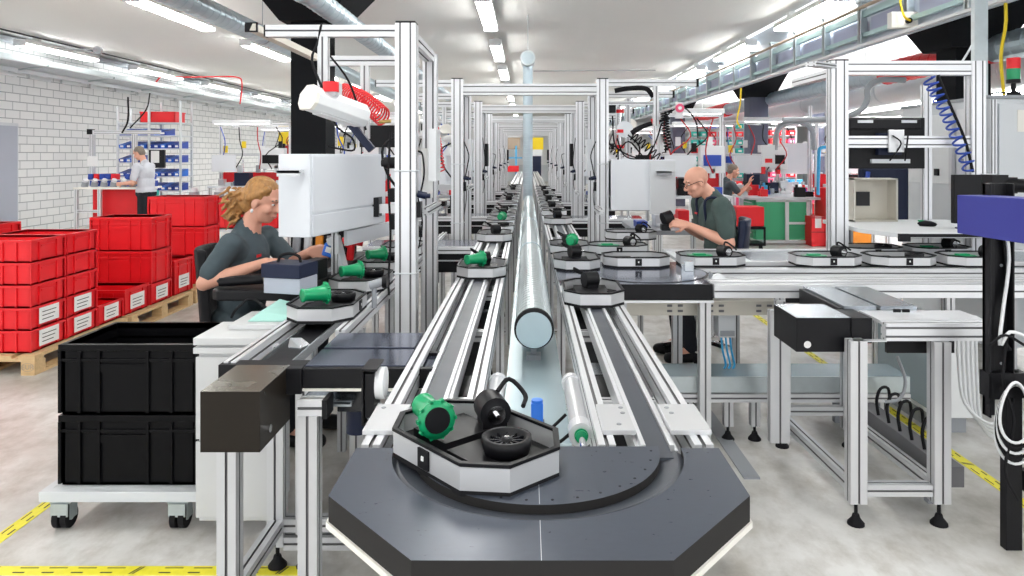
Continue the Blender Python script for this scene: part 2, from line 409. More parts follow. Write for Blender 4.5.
# ---- black mushroom columns
def column(X,Y,lab,m='concrete_black',h=.155,ztop=3.78,zb=2.78,flare=.55):
    r=thing('support_column',lab,'column',(X,Y,0),'concrete mushroom columns')
    MB().box(X-h,X+h,Y-h,Y+h,0,zb).build('shaft',m,r)
    H=h+.1;T=h+flare
    mb=MB();v=[(X-H,Y-H,zb),(X+H,Y-H,zb),(X+H,Y+H,zb),(X-H,Y+H,zb),(X-T,Y-T,ztop),(X+T,Y-T,ztop),(X+T,Y+T,ztop),(X-T,Y+T,ztop)]
    mb.add(v,[(0,3,2,1),(4,5,6,7),(0,1,5,4),(1,2,6,5),(2,3,7,6),(3,0,4,7)]).build('capital','concrete_black',r)
column(-2.45,8.26,'black concrete column with funnel top behind the seated woman',h=.195,zb=3.09,flare=.585)
column(5.0,8.26,'black funnel-topped column above the grey control cabinet','concrete_black',.195,3.6,2.80,.52)
column(4.93,15.5,'dark blue-grey funnel-topped column behind the green drawer bench','column_blue',.195,3.6,2.83,.45)
column(4.75,22.7,'dark funnel-topped column right of the small red bin shelf','column_blue',.195,3.6,2.83,.45)
column(8.05,20.0,'slim dark blue column in the annex behind the white tool panel','column_blue',.155,3.6,2.9,.25)

# ---- long girder on the right
r=thing('roof_girder','galvanised steel lattice girder with glazed panels along the right ceiling edge','girder',(4.2,0,2.9))
MB().box(4.0,4.04,2,40,2.90,2.93).build('bottom_chord','alu',r)
MB().cyl((3.99,2,3.36),(3.99,40,3.36),.022,n=8).build('top_pipe','brownish',r)
MB().box(4.05,4.10,2,40,3.26,3.34).build('upper_chord','teal_steel',r)
MB().box(4.05,4.10,2,40,3.02,3.07).build('middle_chord','teal_steel',r)
for i in range(34):
    y=3.4+i*1.06
    MB().box(4.02,4.11,y,y+.03,2.92,3.44).box(4.02,4.03,y-.03,y+.06,2.92,3.44).box(4.0,4.15,y-.05,y+.08,3.44,3.46).build('upright','galv',r)
    MB().box(4.12,4.14,y+.06,y+.98,3.09,3.25).build('glazed_panel','lilac',r)
MB().box(4.16,4.22,2,40,2.93,3.78).build('upper_band','band_blue',r)
r=thing('ventilation_duct','grey spiral duct with red wrapped lengths running below the girder','duct',(5.4,12,2.8),'annex ducts')
for (a,b,m_,rr) in ((2,8,'duct',.15),(8,10.4,'red',.16),(10.4,18.6,'duct',.14),(18.6,21.9,'red',.17),(21.9,34,'duct',.14)):
    spiral(MB(),(5.2,a,2.78),(5.2,b,2.78),rr,.2,n=20).build('duct_pipe' if m_!='red' else 'red_wrap',m_,r)
r=thing('ventilation_duct','wide white insulated duct running below the annex ceiling','duct',(6.6,12,2.2),'annex ducts')
MB().lathe((6.3,4,2.72),(0,1,0),[(0,.22),(34,.22)],n=28).build('duct_pipe','white',r)
for y in (6,9.3,12.6,16,20): MB().cyl((6.3,y,2.72),(6.3,y+.05,2.72),.228,n=28).build('band','lightgrey',r)
# ---- services on top of left wall
r=thing('cable_tray','grey wire cable tray fixed along the top of the white brick wall','cable tray',(-9.6,10,3.2))
MB().box(-9.2,-9.18,3,40,3.30,3.40).box(-9.9,-9.88,3,40,3.30,3.38).build('side_rail','galv',r)
sl=MB()
for i in range(100): sl.box(-9.9,-9.2,4+i*.3,4.03+i*.3,3.30,3.31)
sl.build('rungs','galv',r); r2=kids(r)[-1]; 
for i in range(12):
    y=5+i*2.2; MB().bar((-10,y,3.20),(-9.15,y,3.31),.04,.03).build('bracket','galv',r)
MB().box(-9.9,-9.19,3,40,3.285,3.30).box(-9.78,-9.74,3,40,3.18,3.26).box(-9.7,-9.4,3,40,3.335,3.36).build('trunking','lightgrey',r)
r=thing('dark_cable_beam','dark beam carrying cables above the light row by the brick wall','beam',(-9.4,3,3.68))
MB().box(-9.55,-9.32,3,40,3.66,3.74).build('beam_body','midgrey',r); MB().cyl((-8.9,3,3.73),(-8.9,40,3.73),.015,n=6).build('conduit','ink',r)
for i in range(22):
    y=9.4+i*1.0
    tag(MB().box(-9.98,-9.93,y,y+.62,3.12,3.27).build('wall_panel_box','white',bevel=.004),f'small white panel on the brick wall top below the cable tray','panel','white panels along the wall top')
# ================================================================ conveyor end table (octagon)
cx=.025; CY=1.72; RD=.288; RO=.342
def arc(r,a0,a1,n,c=(cx,CY)): return [(c[0]+r*math.cos(a0+(a1-a0)*i/n),c[1]+r*math.sin(a0+(a1-a0)*i/n)) for i in range(n+1)]
r=thing('turning_table','dark slate octagonal end table with curved belt track, nearest in the photo','conveyor table',(cx,1.5,0))
outer=[(-.408,1.72),(-.408,1.479),(-.2,1.243),(.2535,1.243),(.458,1.479),(.458,1.72)]
MB().prism(outer+arc(RO,0,-PI,40),.847,.9,mi=0,side=1).build('table_top',['slate','slate_side'],r)
mb=MB().prism(arc(RD,-PI,0,40),.88,.904,mi=0,side=1)
mb.build('center_disc',['slate','slate_side'],r)
hm=MB()
for i in range(16):
    a=-PI+PI*(i+.5)/16; x=cx+.268*math.cos(a); y=CY+.268*math.sin(a); hm.cyl((x,y,.9035),(x,y,.9046),.0032,n=8,capmi=0)
hm.build('screw_holes','black',r)['kind']='stuff'
MB().box(cx-.0006,cx+.0006,1.243,1.43-.05,.9,.9004).box(cx-.0006,cx+.0006,1.436,1.72,.904,.9044).build('joint_seam','lightgrey',r)
ring=MB(); a=arc(RD-.002,-PI,0,48); b=arc(RO+.002,-PI,0,48); m1=arc(RD+.014,-PI,0,48); m2=arc(RO-.014,-PI,0,48)
def strip(mb,A,B,za,zb,mi=0):
    n=len(A); mb.add([(x,y,za) for x,y in A]+[(x,y,zb) for x,y in B],[(i,i+1,n+i+1,n+i) for i in range(n-1)],mi,True)
strip(ring,a,m1,.884,.888); strip(ring,m1,m2,.888,.894); strip(ring,m2,b,.894,.884)
ring.build('curved_belt','belt',r)
big=[(cx+(x-cx)*1.012,1.5+(y-1.5)*1.02) for x,y in outer]
MB().prism(big,.834,.8465).build('base_plate','cream',r)
for x,y in ((-.265,1.47),(.315,1.47),(-.265,1.66),(.315,1.66)):
    MB().prof((x,y,.06),(x,y,.834),.05,.05).build('leg',['alu','slot'],r)
MB().prof((-.265,1.49,.2),(-.265,1.64,.2),.045,.045).prof((.315,1.49,.2),(.315,1.64,.2),.045,.045).build('stretcher',['alu','slot'],r)
ft=MB()
for x,y in ((-.265,1.47),(.315,1.47),(-.265,1.66),(.315,1.66)): foot(MB_:=MB(),x,y); MB_.build('foot','rubber',r)

# ================================================================ the two long conveyor lines
def line(lab,xo,xi,xb,y0,y1,sgn):
    """xo outer rail centre, xi inner rail centre, xb belt centre"""
    r=thing('conveyor_line',lab,'conveyor',(xb,y0,0),'twin conveyor lines')
    MB().prof((xo,y0,.855),(xo,y1,.855),.046,.09).build('outer_rail',['alu_bright','slot'],r)
    MB().prof((xi,y0,.855),(xi,y1,.855),.042,.09).build('inner_rail',['alu_bright','slot'],r)
    MB().box(xb-.027,xb+.027,y0-.06,y1,.875,.8935).build('belt','belt',r)
    MB().box(xb-.040,xb-.029,y0,y1,.84,.899).box(xb-.050,xb-.0405,y0,y1,.83,.885).build('belt_guide','alu_bright',r)
    MB().box(xb+.029,xb+.040,y0,y1,.84,.899).box(xb+.0405,xb+.050,y0,y1,.83,.885).build('belt_guide','alu_bright',r)
    MB().box(xb-.07,xb+.07,y0+.3,y1,.60,.68).build('dark_filler_bar','black_soft',r)  # added dark bar covers the bright floor, standing in for shade below the belt
    y=y0+.55;k=0
    while y<min(y1,27):
        MB().prof((min(xo,xi)+.02,y,.80),(max(xo,xi)-.02,y,.80),.045,.045).build('cross_member',['alu','slot'],r)
        if k%2==0:
            for xx in (xo,xi): MB().prof((xx,y,.05),(xx,y,.81),.045,.045).build('leg',['alu','slot'],r)
            MB().box(xb-.10,xb+.10,y+.1,y+.32,.70,.80).build('dark_filler_box','black',r); MB().cyl((xb+.02,y+.14,.62),(xb+.02,y+.14,.70),.03,n=12).box(xb-.09,xb-.03,y+.4,y+.55,.70,.78).build('stop_cylinder','steel',r); MB().tube([(xb+.08,y+.2,.72),(xb+.11,y+.1,.6),(xb+.06,y-.05,.5),(xb+.09,y-.1,.3)],.006,n=5).build('hose','rubber',r)  # black box over the bar is added too, to darken the space under the line
            MB().prof((min(xo,xi)+.02,y,.16),(max(xo,xi)-.02,y,.16),.045,.045).build('stretcher',['alu','slot'],r)
        y+=1.35 if y>6 else .9;k+=1
    return r
LL=line('left long conveyor with bright aluminium rails and dark belt, leading to the end table',-.378,-.152,-.270,1.74,31,-1)
LR=line('right long conveyor with bright aluminium rails and dark belt, leading to the end table',.428,.194,.316,1.74,31,1)
# plates bridging rails and end table
def plate(name,lab,x0,x1,y0,y1,dots):
    r=thing(name,lab,'metal plate',((x0+x1)/2,(y0+y1)/2,.9),'bridging plates at the end table')
    MB().box(x0,x1,y0,y1,.900,.912).build('plate','alu',r,bevel=.001)
    for x,y in dots: MB().cyl((x,y,.9115),(x,y,.9135),.0065,n=12).build('screw','midgrey',r)
plate('bridge_plate','square metal bridge plate between silver cylinder and right belt',.19,.272,1.80,1.99,[(.255,1.96),(.255,1.92),(.235,1.84)])
plate('bridge_plate','square metal bridge plate right of the right belt',.36,.462,1.80,1.99,[(.38,1.96),(.385,1.92)])
plate('bridge_plate','square metal bridge plate left of the left belt, beside the blurred carrier',-.412,-.322,1.80,1.99,[(-.39,1.96)])
plate('bridge_plate','square metal bridge plate between the left belt and the left silver cylinder',-.218,-.13,1.80,1.99,[(-.2,1.96)])
# front cross rail, air cylinders and valve
tag(MB().prof((-.13,1.86,.80),(.175,1.86,.80),.045,.05).build('cross_rail',['alu_bright','slot']),'slotted aluminium rail across the gap behind the end table','rail')
def airc(lab,x):
    r=thing('air_cylinder',lab,'air cylinder',(x,2.0,.8),'silver air cylinders')
    MB().cyl((x,2.0,.835),(x,2.42,.835),.0265,n=24).build('barrel','alu',r)
    MB().cyl((x,2.40,.835),(x,2.43,.835),.031,n=24).build('rear_cap','alu_bright',r)
    MB().cyl((x,1.965,.835),(x,2.02,.835),.0335,n=24).build('front_cap','alu_bright',r)
    MB().cyl((x,1.96,.835),(x,1.966,.835),.019,n=20).cyl((x,1.95,.835),(x,1.957,.835),.017,n=16).build('seal','green',r)
    MB().cyl((x,1.87,.835),(x,1.955,.835),.009,n=12).build('rod','chrome',r)
airc('silver air cylinder left of the small blue valve',-.098); airc('silver air cylinder right of the small blue valve, rod toward the end table',.148)
r=thing('air_valve','small bright blue valve on black base between the two silver cylinders','valve',(.03,2.15,.75))
MB().box(.008,.052,2.13,2.17,.752,.805).build('base','black',r,bevel=.002); MB().box(.012,.048,2.135,2.165,.805,.862).cyl((.03,2.15,.862),(.03,2.15,.87),.017,n=16).build('coil_block','blue_bright',r,bevel=.003)
MB().box(.005,.055,2.07,2.11,.752,.772).build('brass_block','brass',r)
MB().tube([(.05,2.15,.765),(.08,2.2,.77),(.12,2.22,.80)],.005,n=6).tube([(.01,2.15,.765),(-.03,2.13,.765),(-.07,2.2,.80)],.005,n=6).tube([(.055,2.09,.762),(.09,2.09,.765),(.12,2.06,.80)],.005,n=6).tube([(.005,2.09,.762),(-.04,2.09,.765),(-.07,2.06,.80)],.005,n=6).build('hose','rubber',r)

# ================================================================ workpiece carriers
def octa(hx,hy,c): return [(-hx,-hy+c),(-hx+c*1.1,-hy),(hx-c*1.1,-hy),(hx,-hy+c),(hx,hy-c),(hx-c*1.1,hy),(-hx+c*1.1,hy),(-hx,hy-c)]
def ringprism(mb,A,B,z0,z1,mi=0):
    n=len(A); 
    vs=[(x,y,z0) for x,y in A]+[(x,y,z1) for x,y in A]+[(x,y,z0) for x,y in B]+[(x,y,z1) for x,y in B]
    fs=[]
    for i in range(n):
        j=(i+1)%n
        fs+=[(i,j,n+j,i+n),(2*n+j,2*n+i,3*n+i,3*n+j),(n+i,n+j,3*n+j,3*n+i),(j,i,2*n+i,2*n+j)]
    mb.add(vs,fs,mi); return mb
def make_carrier():
    r=thing('workpiece_carrier','x','carrier tray')
    A=octa(.205,.14,.070)
    ringprism(MB(),A,octa(.199,.134,.068),.012,.060).build('tray_wall','alu',r)
    ringprism(MB(),octa(.207,.142,.0705),octa(.196,.131,.067),.062,.069).build('rim','black',r)
    MB().prism(A,0,.012).prism(octa(.199,.134,.068),.013,.02).build('base_plate','black_soft',r)
    MB().box(-.020,.020,-.145,-.1405,.016,.058).build('data_tag','black',r)
    MB().box(-.004,.004,-.147,-.145,.034,.044).build('tag_window','paper',r)
    MB().box(-.15,-.02,-.07,.08,.02,.045).box(.0,.16,-.08,.08,.02,.04).build('holder_block','black',r)
    return r
CARR=make_carrier()
def make_funnel():   # lies on its side along +X, flange at x=0
    r=thing('green_funnel','x','green plastic funnel')
    MB().lathe((0,0,.044),(1,0,0),[(.0,.012),(.0,.044),(.008,.044),(.009,.036),(.02,.033),(.10,.026),(.105,.029),(.112,.029),(.112,.020)],n=26).build('funnel_body','green',r)
    t=MB()
    for i in range(10):
        a=2*PI*i/10; t.rbox((.006,.043*math.cos(a),.044+.043*math.sin(a)),(.012,.008,.008),Matrix.Rotation(-a,3,'X'))
    t.build('flange_teeth','green',r)
    MB().cyl((-.001,0,.044),(-.004,0,.044),.030,n=22).build('inner_hub','black',r)
    return r
FUN=make_funnel()
def make_wheel():
    r=thing('black_fan_wheel','x','fan wheel')
    MB().lathe((0,0,0),(0,0,1),[(0,.05),(.02,.056),(.035,.056),(.035,.045),(.015,.040),(.015,.014),(.03,.012),(.03,.0)],n=26).build('wheel_body','black',r)
    t=MB()
    for i in range(12):
        a=2*PI*i/12; t.rbox((.028*math.cos(a),.028*math.sin(a),.02),(.03,.004,.014),Matrix.Rotation(a,3,'Z'))
    t.build('blades','black_gloss',r); MB().cyl((0,0,.03),(0,0,.034),.006,n=8).build('shaft_end','chrome',r)
    return r
WH=make_wheel()
def make_motor():
    r=thing('fan_motor','x','motor')
    MB().cyl((0,-.035,.04),(0,.035,.04),.038,n=20).box(-.03,.03,-.03,.03,0,.03).build('housing','black',r)
    MB().cyl((0,-.045,.04),(0,-.035,.04),.022,n=18).cyl((0,-.06,.04),(0,-.045,.04),.006,n=8).build('bearing','chrome',r)
    MB().tube([(.02,.03,.07),(.06,.06,.09),(.09,.02,.06),(.07,-.03,.05)],.006,n=6).build('cable','rubber',r)
    return r
MO=make_motor()
def make_cover():
    r=thing('green_cover','x','green plastic cover')
    MB().prism([(-.08,-.03),(.06,-.04),(.08,.0),(.06,.03),(-.08,.035)],0,.012).build('cover_plate','green',r,bevel=.003)
    MB().box(-.05,.03,-.02,.02,.012,.022).build('ridge','green',r,bevel=.003)
    return r
CO=make_cover()
_used={}
def put(proto,loc,rz,lab,group):
    if proto.name not in _used:
        _used[proto.name]=1; proto.location=loc; proto.rotation_euler=(0,0,rz); proto['label']=lab; proto['group']=group; return proto
    return dup(proto,loc,rz,lab,group)
def carrier(x,y,rz,where,fill='fm',z=.9,lab=None):
    put(CARR,(x,y,z),rz,lab or f'octagonal metal carrier tray {where}','octagonal carrier trays')
    R=Matrix.Rotation(rz,3,'Z')
    def w(a,b,c=0): v=R@Vector((a,b,c)); return (x+v.x,y+v.y,z+v.z)
    if 'f' in fill: put(FUN,w(-.02,.0,.050),rz+2.25,f'green plastic funnel lying in the tray {where}','green funnels')
    if 'F' in fill: put(FUN,w(-.05,-.02,.050),rz+PI-.2,f'green plastic funnel lying in the tray {where}','green funnels')
    if 'w' in fill: put(WH,w(.08,-.045,.041),rz,f'black fan wheel in the tray {where}','black fan wheels')
    if 'm' in fill: put(MO,w(.09,.0,.041),rz+.4,f'black fan motor in the tray {where}','black fan motors')
    if 'c' in fill: put(CO,w(-.06,.0,.046),rz+.1,f'flat green plastic cover in the tray {where}','flat green covers')
# on the lines (long side across the line on the end-table curve)
carrier(-.12,1.665,-PI/4-.05,'on the curve of the end table','')
put(FUN,(-.205,1.645,.950),2.0,'green plastic funnel in the tray on the curve of the end table','green funnels')
put(WH,(-.045,1.60,.941),0,'black fan wheel in the tray on the curve of the end table','black fan wheels')
put(MO,(-.085,1.755,.941),.3,'black fan motor in the tray on the curve of the end table','black fan motors')
carrier(-.262,4.25,PI/2,'on the left line before the first portal beam','fm')
carrier(.315,3.5,PI/2,'arriving at the right line beside the round turntable','m')
ys=[5.95,6.6,7.2,7.75,8.3,8.9,9.6,10.3,11.0,11.7,12.6,13.4,14.3,15.3]
nth=['first','second','third','fourth','fifth','sixth','seventh','eighth','ninth','tenth','eleventh','twelfth','thirteenth','fourteenth']
for i,y in enumerate(ys): carrier(-.262,y,PI/2,f'{nth[i]} in the left queue past the portal','F' if i==2 else ['m','w','','m'][i%4])
ys=[7.4,8.4,9.0,9.7,10.4,11.1,11.9,12.7,13.6,14.6]
for i,y in enumerate(ys): carrier(.315,y,PI/2,f'{nth[i]} in the right queue past the post',['m','w','m','c'][i%4])

# ================================================================ portal frames over the line
XL,XR=-.617,.668
where=['nearest','second','third','fourth','fifth','sixth','seventh','eighth','ninth']
def beam(r,name,p0,p1,w=.09,h=.09): return MB().prof(p0,p1,w,h).build(name,['alu','slot'],r)
def cap(r,x0,x1,y0,y1,z0,z1): return MB().box(x0,x1,y0,y1,z0,z1).build('end_cap','black',r)
for k in range(7):
    Y=3.7+2.7*k
    pl='left tall slotted post frame, nearest, holding the lamp above the woman' if k==0 else f'{where[k]} aluminium portal frame spanning the conveyor lines'
    r=thing('portal_frame',pl,'aluminium frame',(0,Y,0),'portal frames over the conveyor lines')
    post=lambda x,y,w=.105,z=2.27: MB().prof((x,y,.0),(x,y,z),w,w).build('post',['alu_bright','slot'],r)
    post(XL,Y); post(XL+.02,Y+.75,.085,2.22)
    cap(r,XL-.05,XL+.05,Y-.05,Y+.05,2.27,2.28)
    beam(r,'longitudinal_beam',(XL+.02,Y+.05,2.2),(XL+.02,Y+.72,2.2),.06,.06)
    if k>0:
        post(XR,Y); post(XR-.02,Y+.75,.085,2.22)
        cap(r,XR-.05,XR+.05,Y-.05,Y+.05,2.27,2.28)
        beam(r,'crossbeam',(XL+.053,Y,2.18),(XR-.053,Y,2.18),.09,.10)
        beam(r,'longitudinal_beam',(XR-.02,Y+.05,2.2),(XR-.02,Y+.72,2.2),.06,.06)
    # left side arms
    if k<5:
        for (yy,zz,xe) in ((Y,2.235,-1.336),(Y+.75,2.18,-1.23)):
            beam(r,'side_beam',(XL-.05,yy,zz),(xe,yy,zz),.05,.06); cap(r,xe-.008,xe,yy-.025,yy+.025,zz-.03,zz+.03)
        beam(r,'drop_post',(-1.045,Y,2.205),(-1.045,Y,1.95),.05,.05); beam(r,'drop_post',(-1.0,Y+.75,2.15),(-1.0,Y+.75,1.70),.05,.05)
    if 0<k<5:
        for (yy,zz,xe) in ((Y,2.24,1.50),(Y+.75,2.20,1.44)):
            beam(r,'side_beam',(XR+.05,yy,zz),(xe,yy,zz),.05,.06); cap(r,xe,xe+.02,yy-.03,yy+.03,zz-.035,zz+.035)
        beam(r,'side_beam',(XR+.05,Y,2.06),(1.12,Y,2.06),.05,.03)
        beam(r,'drop_post',(1.145,Y,2.21),(1.145,Y,1.86),.05,.05); beam(r,'drop_post',(1.0,Y+.75,2.16),(1.0,Y+.75,1.62),.05,.05)
        beam(r,'shelf_arm',(XR-.05,Y-.02,1.13),(XR-.05,Y-.45,1.13),.04,.05)
    beam(r,'shelf_arm',(XL+.08,Y+.10,1.30),(XL+.08,Y+.65,1.30),.04,.04)
    # cables strapped on the posts
    for x in ([XL] if k==0 else [XL,XR]):
        s=1 if x<0 else -1
        MB().tube([(x+s*.055,Y+.03,1.62+.1*(k%3)),(x+s*(.08+.02*(k%2)),Y-.0,1.6),(x+s*.085,Y+.02,1.5),(x+s*.065,Y+.03,1.40)],.005,n=6).tube([(x+s*.06,Y-.02,1.38),(x+s*.08,Y,1.25),(x+s*.06,Y,1.12-.05*(k%2))],.0035,n=6).build('cable','rubber',r)
        MB().tube([(x-.058,Y-.058,1.52),(x+.058,Y-.058,1.52),(x+.058,Y+.058,1.52)],.004,n=6,smooth=0).tube([(x-.058,Y-.058,1.0),(x+.058,Y-.058,1.0),(x+.058,Y+.058,1.0)],.004,n=6,smooth=0).build('cable_tie','lightgrey',r)
        MB().cyl((x+s*.055,Y+.0,1.40),(x+s*.10,Y+.0,1.39),.018,n=12).cyl((x+s*.10,Y,1.39),(x+s*.12,Y,1.39),.013,n=10).build('sensor_head','navy',r)
        MB().box(x+s*.055,x+s*.075,Y-.03,Y+.03,1.28,1.36).build('junction_box','black',r)
        MB().box(x+s*.055,x+s*.10,Y+.4,Y+.6,1.45,1.75).build('control_box',['white','lightgrey','black','white'][k%4],r,bevel=.003)
        MB().box(x-s*.10,x-s*.055,Y+.30,Y+.36,1.0+.1*(k%3),1.12+.1*(k%3)).build('valve_block',['orange','black','midgrey'][k%3],r,bevel=.002)
        MB().tube([(x-s*.06,Y+.35,1.35),(x-s*.16,Y+.3,1.5),(x-s*.18,Y+.3,1.65),(x-s*.08,Y+.4,1.72)],.008,n=5).build('hose','rubber',r)
        MB().box(x-s*.055,x-s*.25,Y+.38,Y+.44,1.27,1.32).build('bracket','alu',r); MB().box(x-s*.22,x-s*.28,Y+.36,Y+.46,1.25,1.36).build('reader','black',r,bevel=.002)
# cross transfer units between the line and the side desks
def transfer(k,Y,side,x0,x1,lab):
    r=thing('cross_transfer',lab,'cross conveyor',((x0+x1)/2,Y,0),'dark cross transfer units')
    MB().box(x0,x1,Y,Y+.42,.872,.896).build('slide_plate','plate_dark',r); MB().box(x0,x1,Y-.03,Y,.70,.87).build('front_cover','black',r)
    MB().box(x0,x1,Y-.035,Y-.03,.785,.795).build('trim_line','lightgrey',r)
    MB().prof((x0,Y-.06,.875),(x1,Y-.06,.875),.05,.05).build('front_beam',['alu_bright','slot'],r)
    for x in (x0+.04,x1-.04): MB().prof((x,Y+.2,0.0),(x,Y+.2,.87),.045,.045).build('leg',['alu','slot'],r)
for k in range(5):
    transfer(k,5.55+2.7*k,-1,-1.25,-.405,f'dark cross transfer table left of the lines, {where[k]} of the row')
for k in range(4):
    transfer(k,7.95+2.7*k,1,.455,1.3,f'dark cross transfer table right of the lines, {where[k]} of the row')
# ================================================================ left foreground transfer unit
r=thing('transfer_station','low cross conveyor with dark slide plates and brown-black motor housing, left foreground','cross conveyor',(-.7,2.5,0))
MB().box(-.74,-.405,2.40,2.60,.862,.899).box(-.74,-.41,2.625,2.84,.862,.899).build('slide_plate','plate_dark',r,bevel=.002)
MB().box(-.74,-.30,2.60,2.625,.868,.885).build('groove','black',r)
MB().box(-.30,-.405,2.40,2.60,.862,.8735).build('end_lip','plate_dark',r)
MB().box(-.74,-.30,2.375,2.40,.83,.895).build('front_cover','black',r,bevel=.002)
MB().box(-.74,-.30,2.37,2.40,.822,.83).build('trim_line','cream',r)
MB().box(-1.03,-.74,2.40,2.46,.83,.90).box(-.80,-.74,2.36,2.40,.815,.90).build('side_cover','black',r,bevel=.002)
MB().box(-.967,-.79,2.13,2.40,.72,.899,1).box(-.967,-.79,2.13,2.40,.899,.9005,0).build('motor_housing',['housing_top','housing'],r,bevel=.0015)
MB().cyl((-.789,2.20,.765),(-.783,2.20,.765),.012,n=14).cyl((-.789,2.16,.885),(-.786,2.16,.885),.004,n=8).build('cover_screw','chrome',r)
MB().box(-.715,-.60,2.46,2.95,.74,.76).add([(-.78,2.44,.755),(-.60,2.44,.755),(-.60,2.8,.80),(-.74,2.8,.80)],[(0,1,2,3)]).box(-.74,-.45,2.80,2.84,.66,.78).build('drip_tray','plate_grey',r)
MB().box(-.665,-.565,2.52,2.62,.70,.83).build('gear_box','black_gloss',r,bevel=.004); MB().cyl((-.605,2.58,.61),(-.605,2.58,.70),.042,n=18).build('motor_can','navy',r)
MB().prof((-1.15,2.9,.70),(-.45,2.9,.70),.05,.05).build('rear_beam',['alu_bright','slot'],r)
for x,y,z0,z1 in ((-.965,2.34,.05,.72),(-.97,2.80,.09,.86),(-.705,2.34,.05,.76),(-.80,3.4,.09,.78),(-.86,2.80,.14,.86)):
    MB().prof((x,y,z0),(x,y,z1),.062,.062,pitch=.065).build('leg',['alu','slot'],r)
    MB_=MB(); foot(MB_,x,y,.1); MB_.build('foot','rubber',r)
MB().prof((-.74,2.34,.785),(-.66,2.34,.785),.05,.05).build('top_bracket',['alu_bright','slot'],r); MB().box(-.66,-.645,2.315,2.40,.75,.81).build('end_cap','black',r)
MB().prof((-.965,2.37,.17),(-.965,2.77,.17),.05,.05).build('stretcher',['alu','slot'],r)
MB().prof((-.94,2.80,.17),(-.3,2.80,.17),.05,.05).build('stretcher',['alu','slot'],r)
MB().prof((-.94,2.80,.10),(-.3,2.80,.10),.05,.05).build('stretcher',['alu','slot'],r)
# switch bracket on the rail
r=thing('switch_unit','black switch with round white cap clamped beside the left rail','switch',(-.43,2.1,.82))
MB().box(-.478,-.450,2.12,2.21,.825,.955).box(-.486,-.480,2.11,2.22,.81,.972).box(-.486,-.44,2.11,2.22,.965,.972).box(-.486,-.44,2.11,2.22,.805,.812).build('bracket','black',r,bevel=.002)
MB().cyl((-.450,2.165,.915),(-.425,2.165,.915),.047,n=20).build('round_cap','white',r,bevel=.004)
MB().box(-.475,-.44,2.14,2.18,.813,.85).build('clamp','alu',r)
# side rails of the left work desk and trays
r=thing('side_conveyor','short side conveyor with two bright rails carrying trays past the seated woman','conveyor',(-.87,3.6,0))
MB().prof((-1.0,2.42,.875),(-1.0,6.5,.875),.04,.06).build('outer_rail',['alu_bright','slot'],r)
MB().prof((-.742,2.86,.875),(-.742,6.5,.875),.04,.06).build('inner_rail',['alu_bright','slot'],r)
MB().box(-.93,-.82,2.46,6.5,.855,.872).build('belt','black',r)
MB().box(-.935,-.93,2.46,6.5,.85,.885).box(-.82,-.815,2.46,6.5,.85,.885).build('belt_guide','steel',r)
for y in (3.9,5.2,6.3):
    for x in (-1.0,-.742): MB().prof((x,y,0),(x,y,.845),.045,.045).build('leg',['alu','slot'],r)
tag(MB().add([(-.87,2.62,.902),(-.82,2.60,.902),(-.80,2.65,.904),(-.84,2.68,.92),(-.875,2.66,.925)],[(0,1,2,3,4)]).add([(-.87,2.62,.898),(-.82,2.60,.898),(-.80,2.65,.90),(-.84,2.68,.916),(-.875,2.66,.921)],[(4,3,2,1,0)]).build('bent_strip','steel'),'small bent shiny metal strip lying at the corner of the dark slide plates','metal strip')
for i,(y,w,fl) in enumerate(((3.16,'nearest the slide plates, beside the woman','fw'),(3.80,'in the middle of three beside the woman','fw'),(4.42,'farthest of three beside the woman','fw'),(5.1,'on the side conveyor beyond the hanging white cabinet','m'),(5.75,'at the far end of the side conveyor','m'))):
    carrier(-.872,y,PI/2,w,fl,z=.906)
r=thing('small_clamp','grey upright clamp with round knob beside the nearest tray','clamp',(-.7,3.2,.9))
MB().cyl((-.70,3.3,.90),(-.70,3.3,1.0),.012,n=8).cyl((-.72,3.3,1.0),(-.66,3.3,1.02),.02,n=12).build('clamp_body','midgrey',r); MB().cyl((-.66,3.3,1.02),(-.64,3.3,1.02),.03,n=14).build('knob','black',r)

# white machine cabinet behind the motor housing
r=thing('drawer_cabinet','white metal cabinet with stepped front between black crates and motor housing','cabinet',(-1.2,3.1,0))
MB().box(-1.345,-1.06,2.95,3.22,.10,.82).build('body','offwhite',r,bevel=.004); MB().box(-1.36,-1.05,2.93,3.22,.825,.855).box(-1.36,-1.05,2.93,3.22,.79,.815).build('top_panel','offwhite',r,bevel=.003)
MB().box(-1.352,-1.06,2.937,2.95,.44,.775).build('drawer','offwhite',r,bevel=.002); MB().box(-1.352,-1.06,2.937,2.95,.12,.43).build('drawer','offwhite',r,bevel=.002)
MB().box(-1.27,-1.04,3.06,3.32,.856,.88).build('upper_step','offwhite',r,bevel=.003)
r=thing('mint_device','pale mint wedge-shaped device on the white cabinet in front of the desk','device',(-1.15,3.15,.86))
mb=MB();A=[(-1.21,3.10,.881),(-1.03,3.10,.881),(-1.03,3.30,.881),(-1.17,3.30,.881)];B=[(-1.16,3.13,.92),(-1.03,3.12,.905),(-1.03,3.28,.92),(-1.13,3.29,.945)]
mb.add(A+B,[(0,3,2,1),(4,5,6,7),(0,1,5,4),(1,2,6,5),(2,3,7,6),(3,0,4,7)]).build('casing','mint',r,bevel=.006)
MB().tube([(-1.17,3.24,.91),(-1.25,3.26,.95),(-1.30,3.22,.91),(-1.33,3.24,.87)],.006,n=6).build('cable','rubber',r)

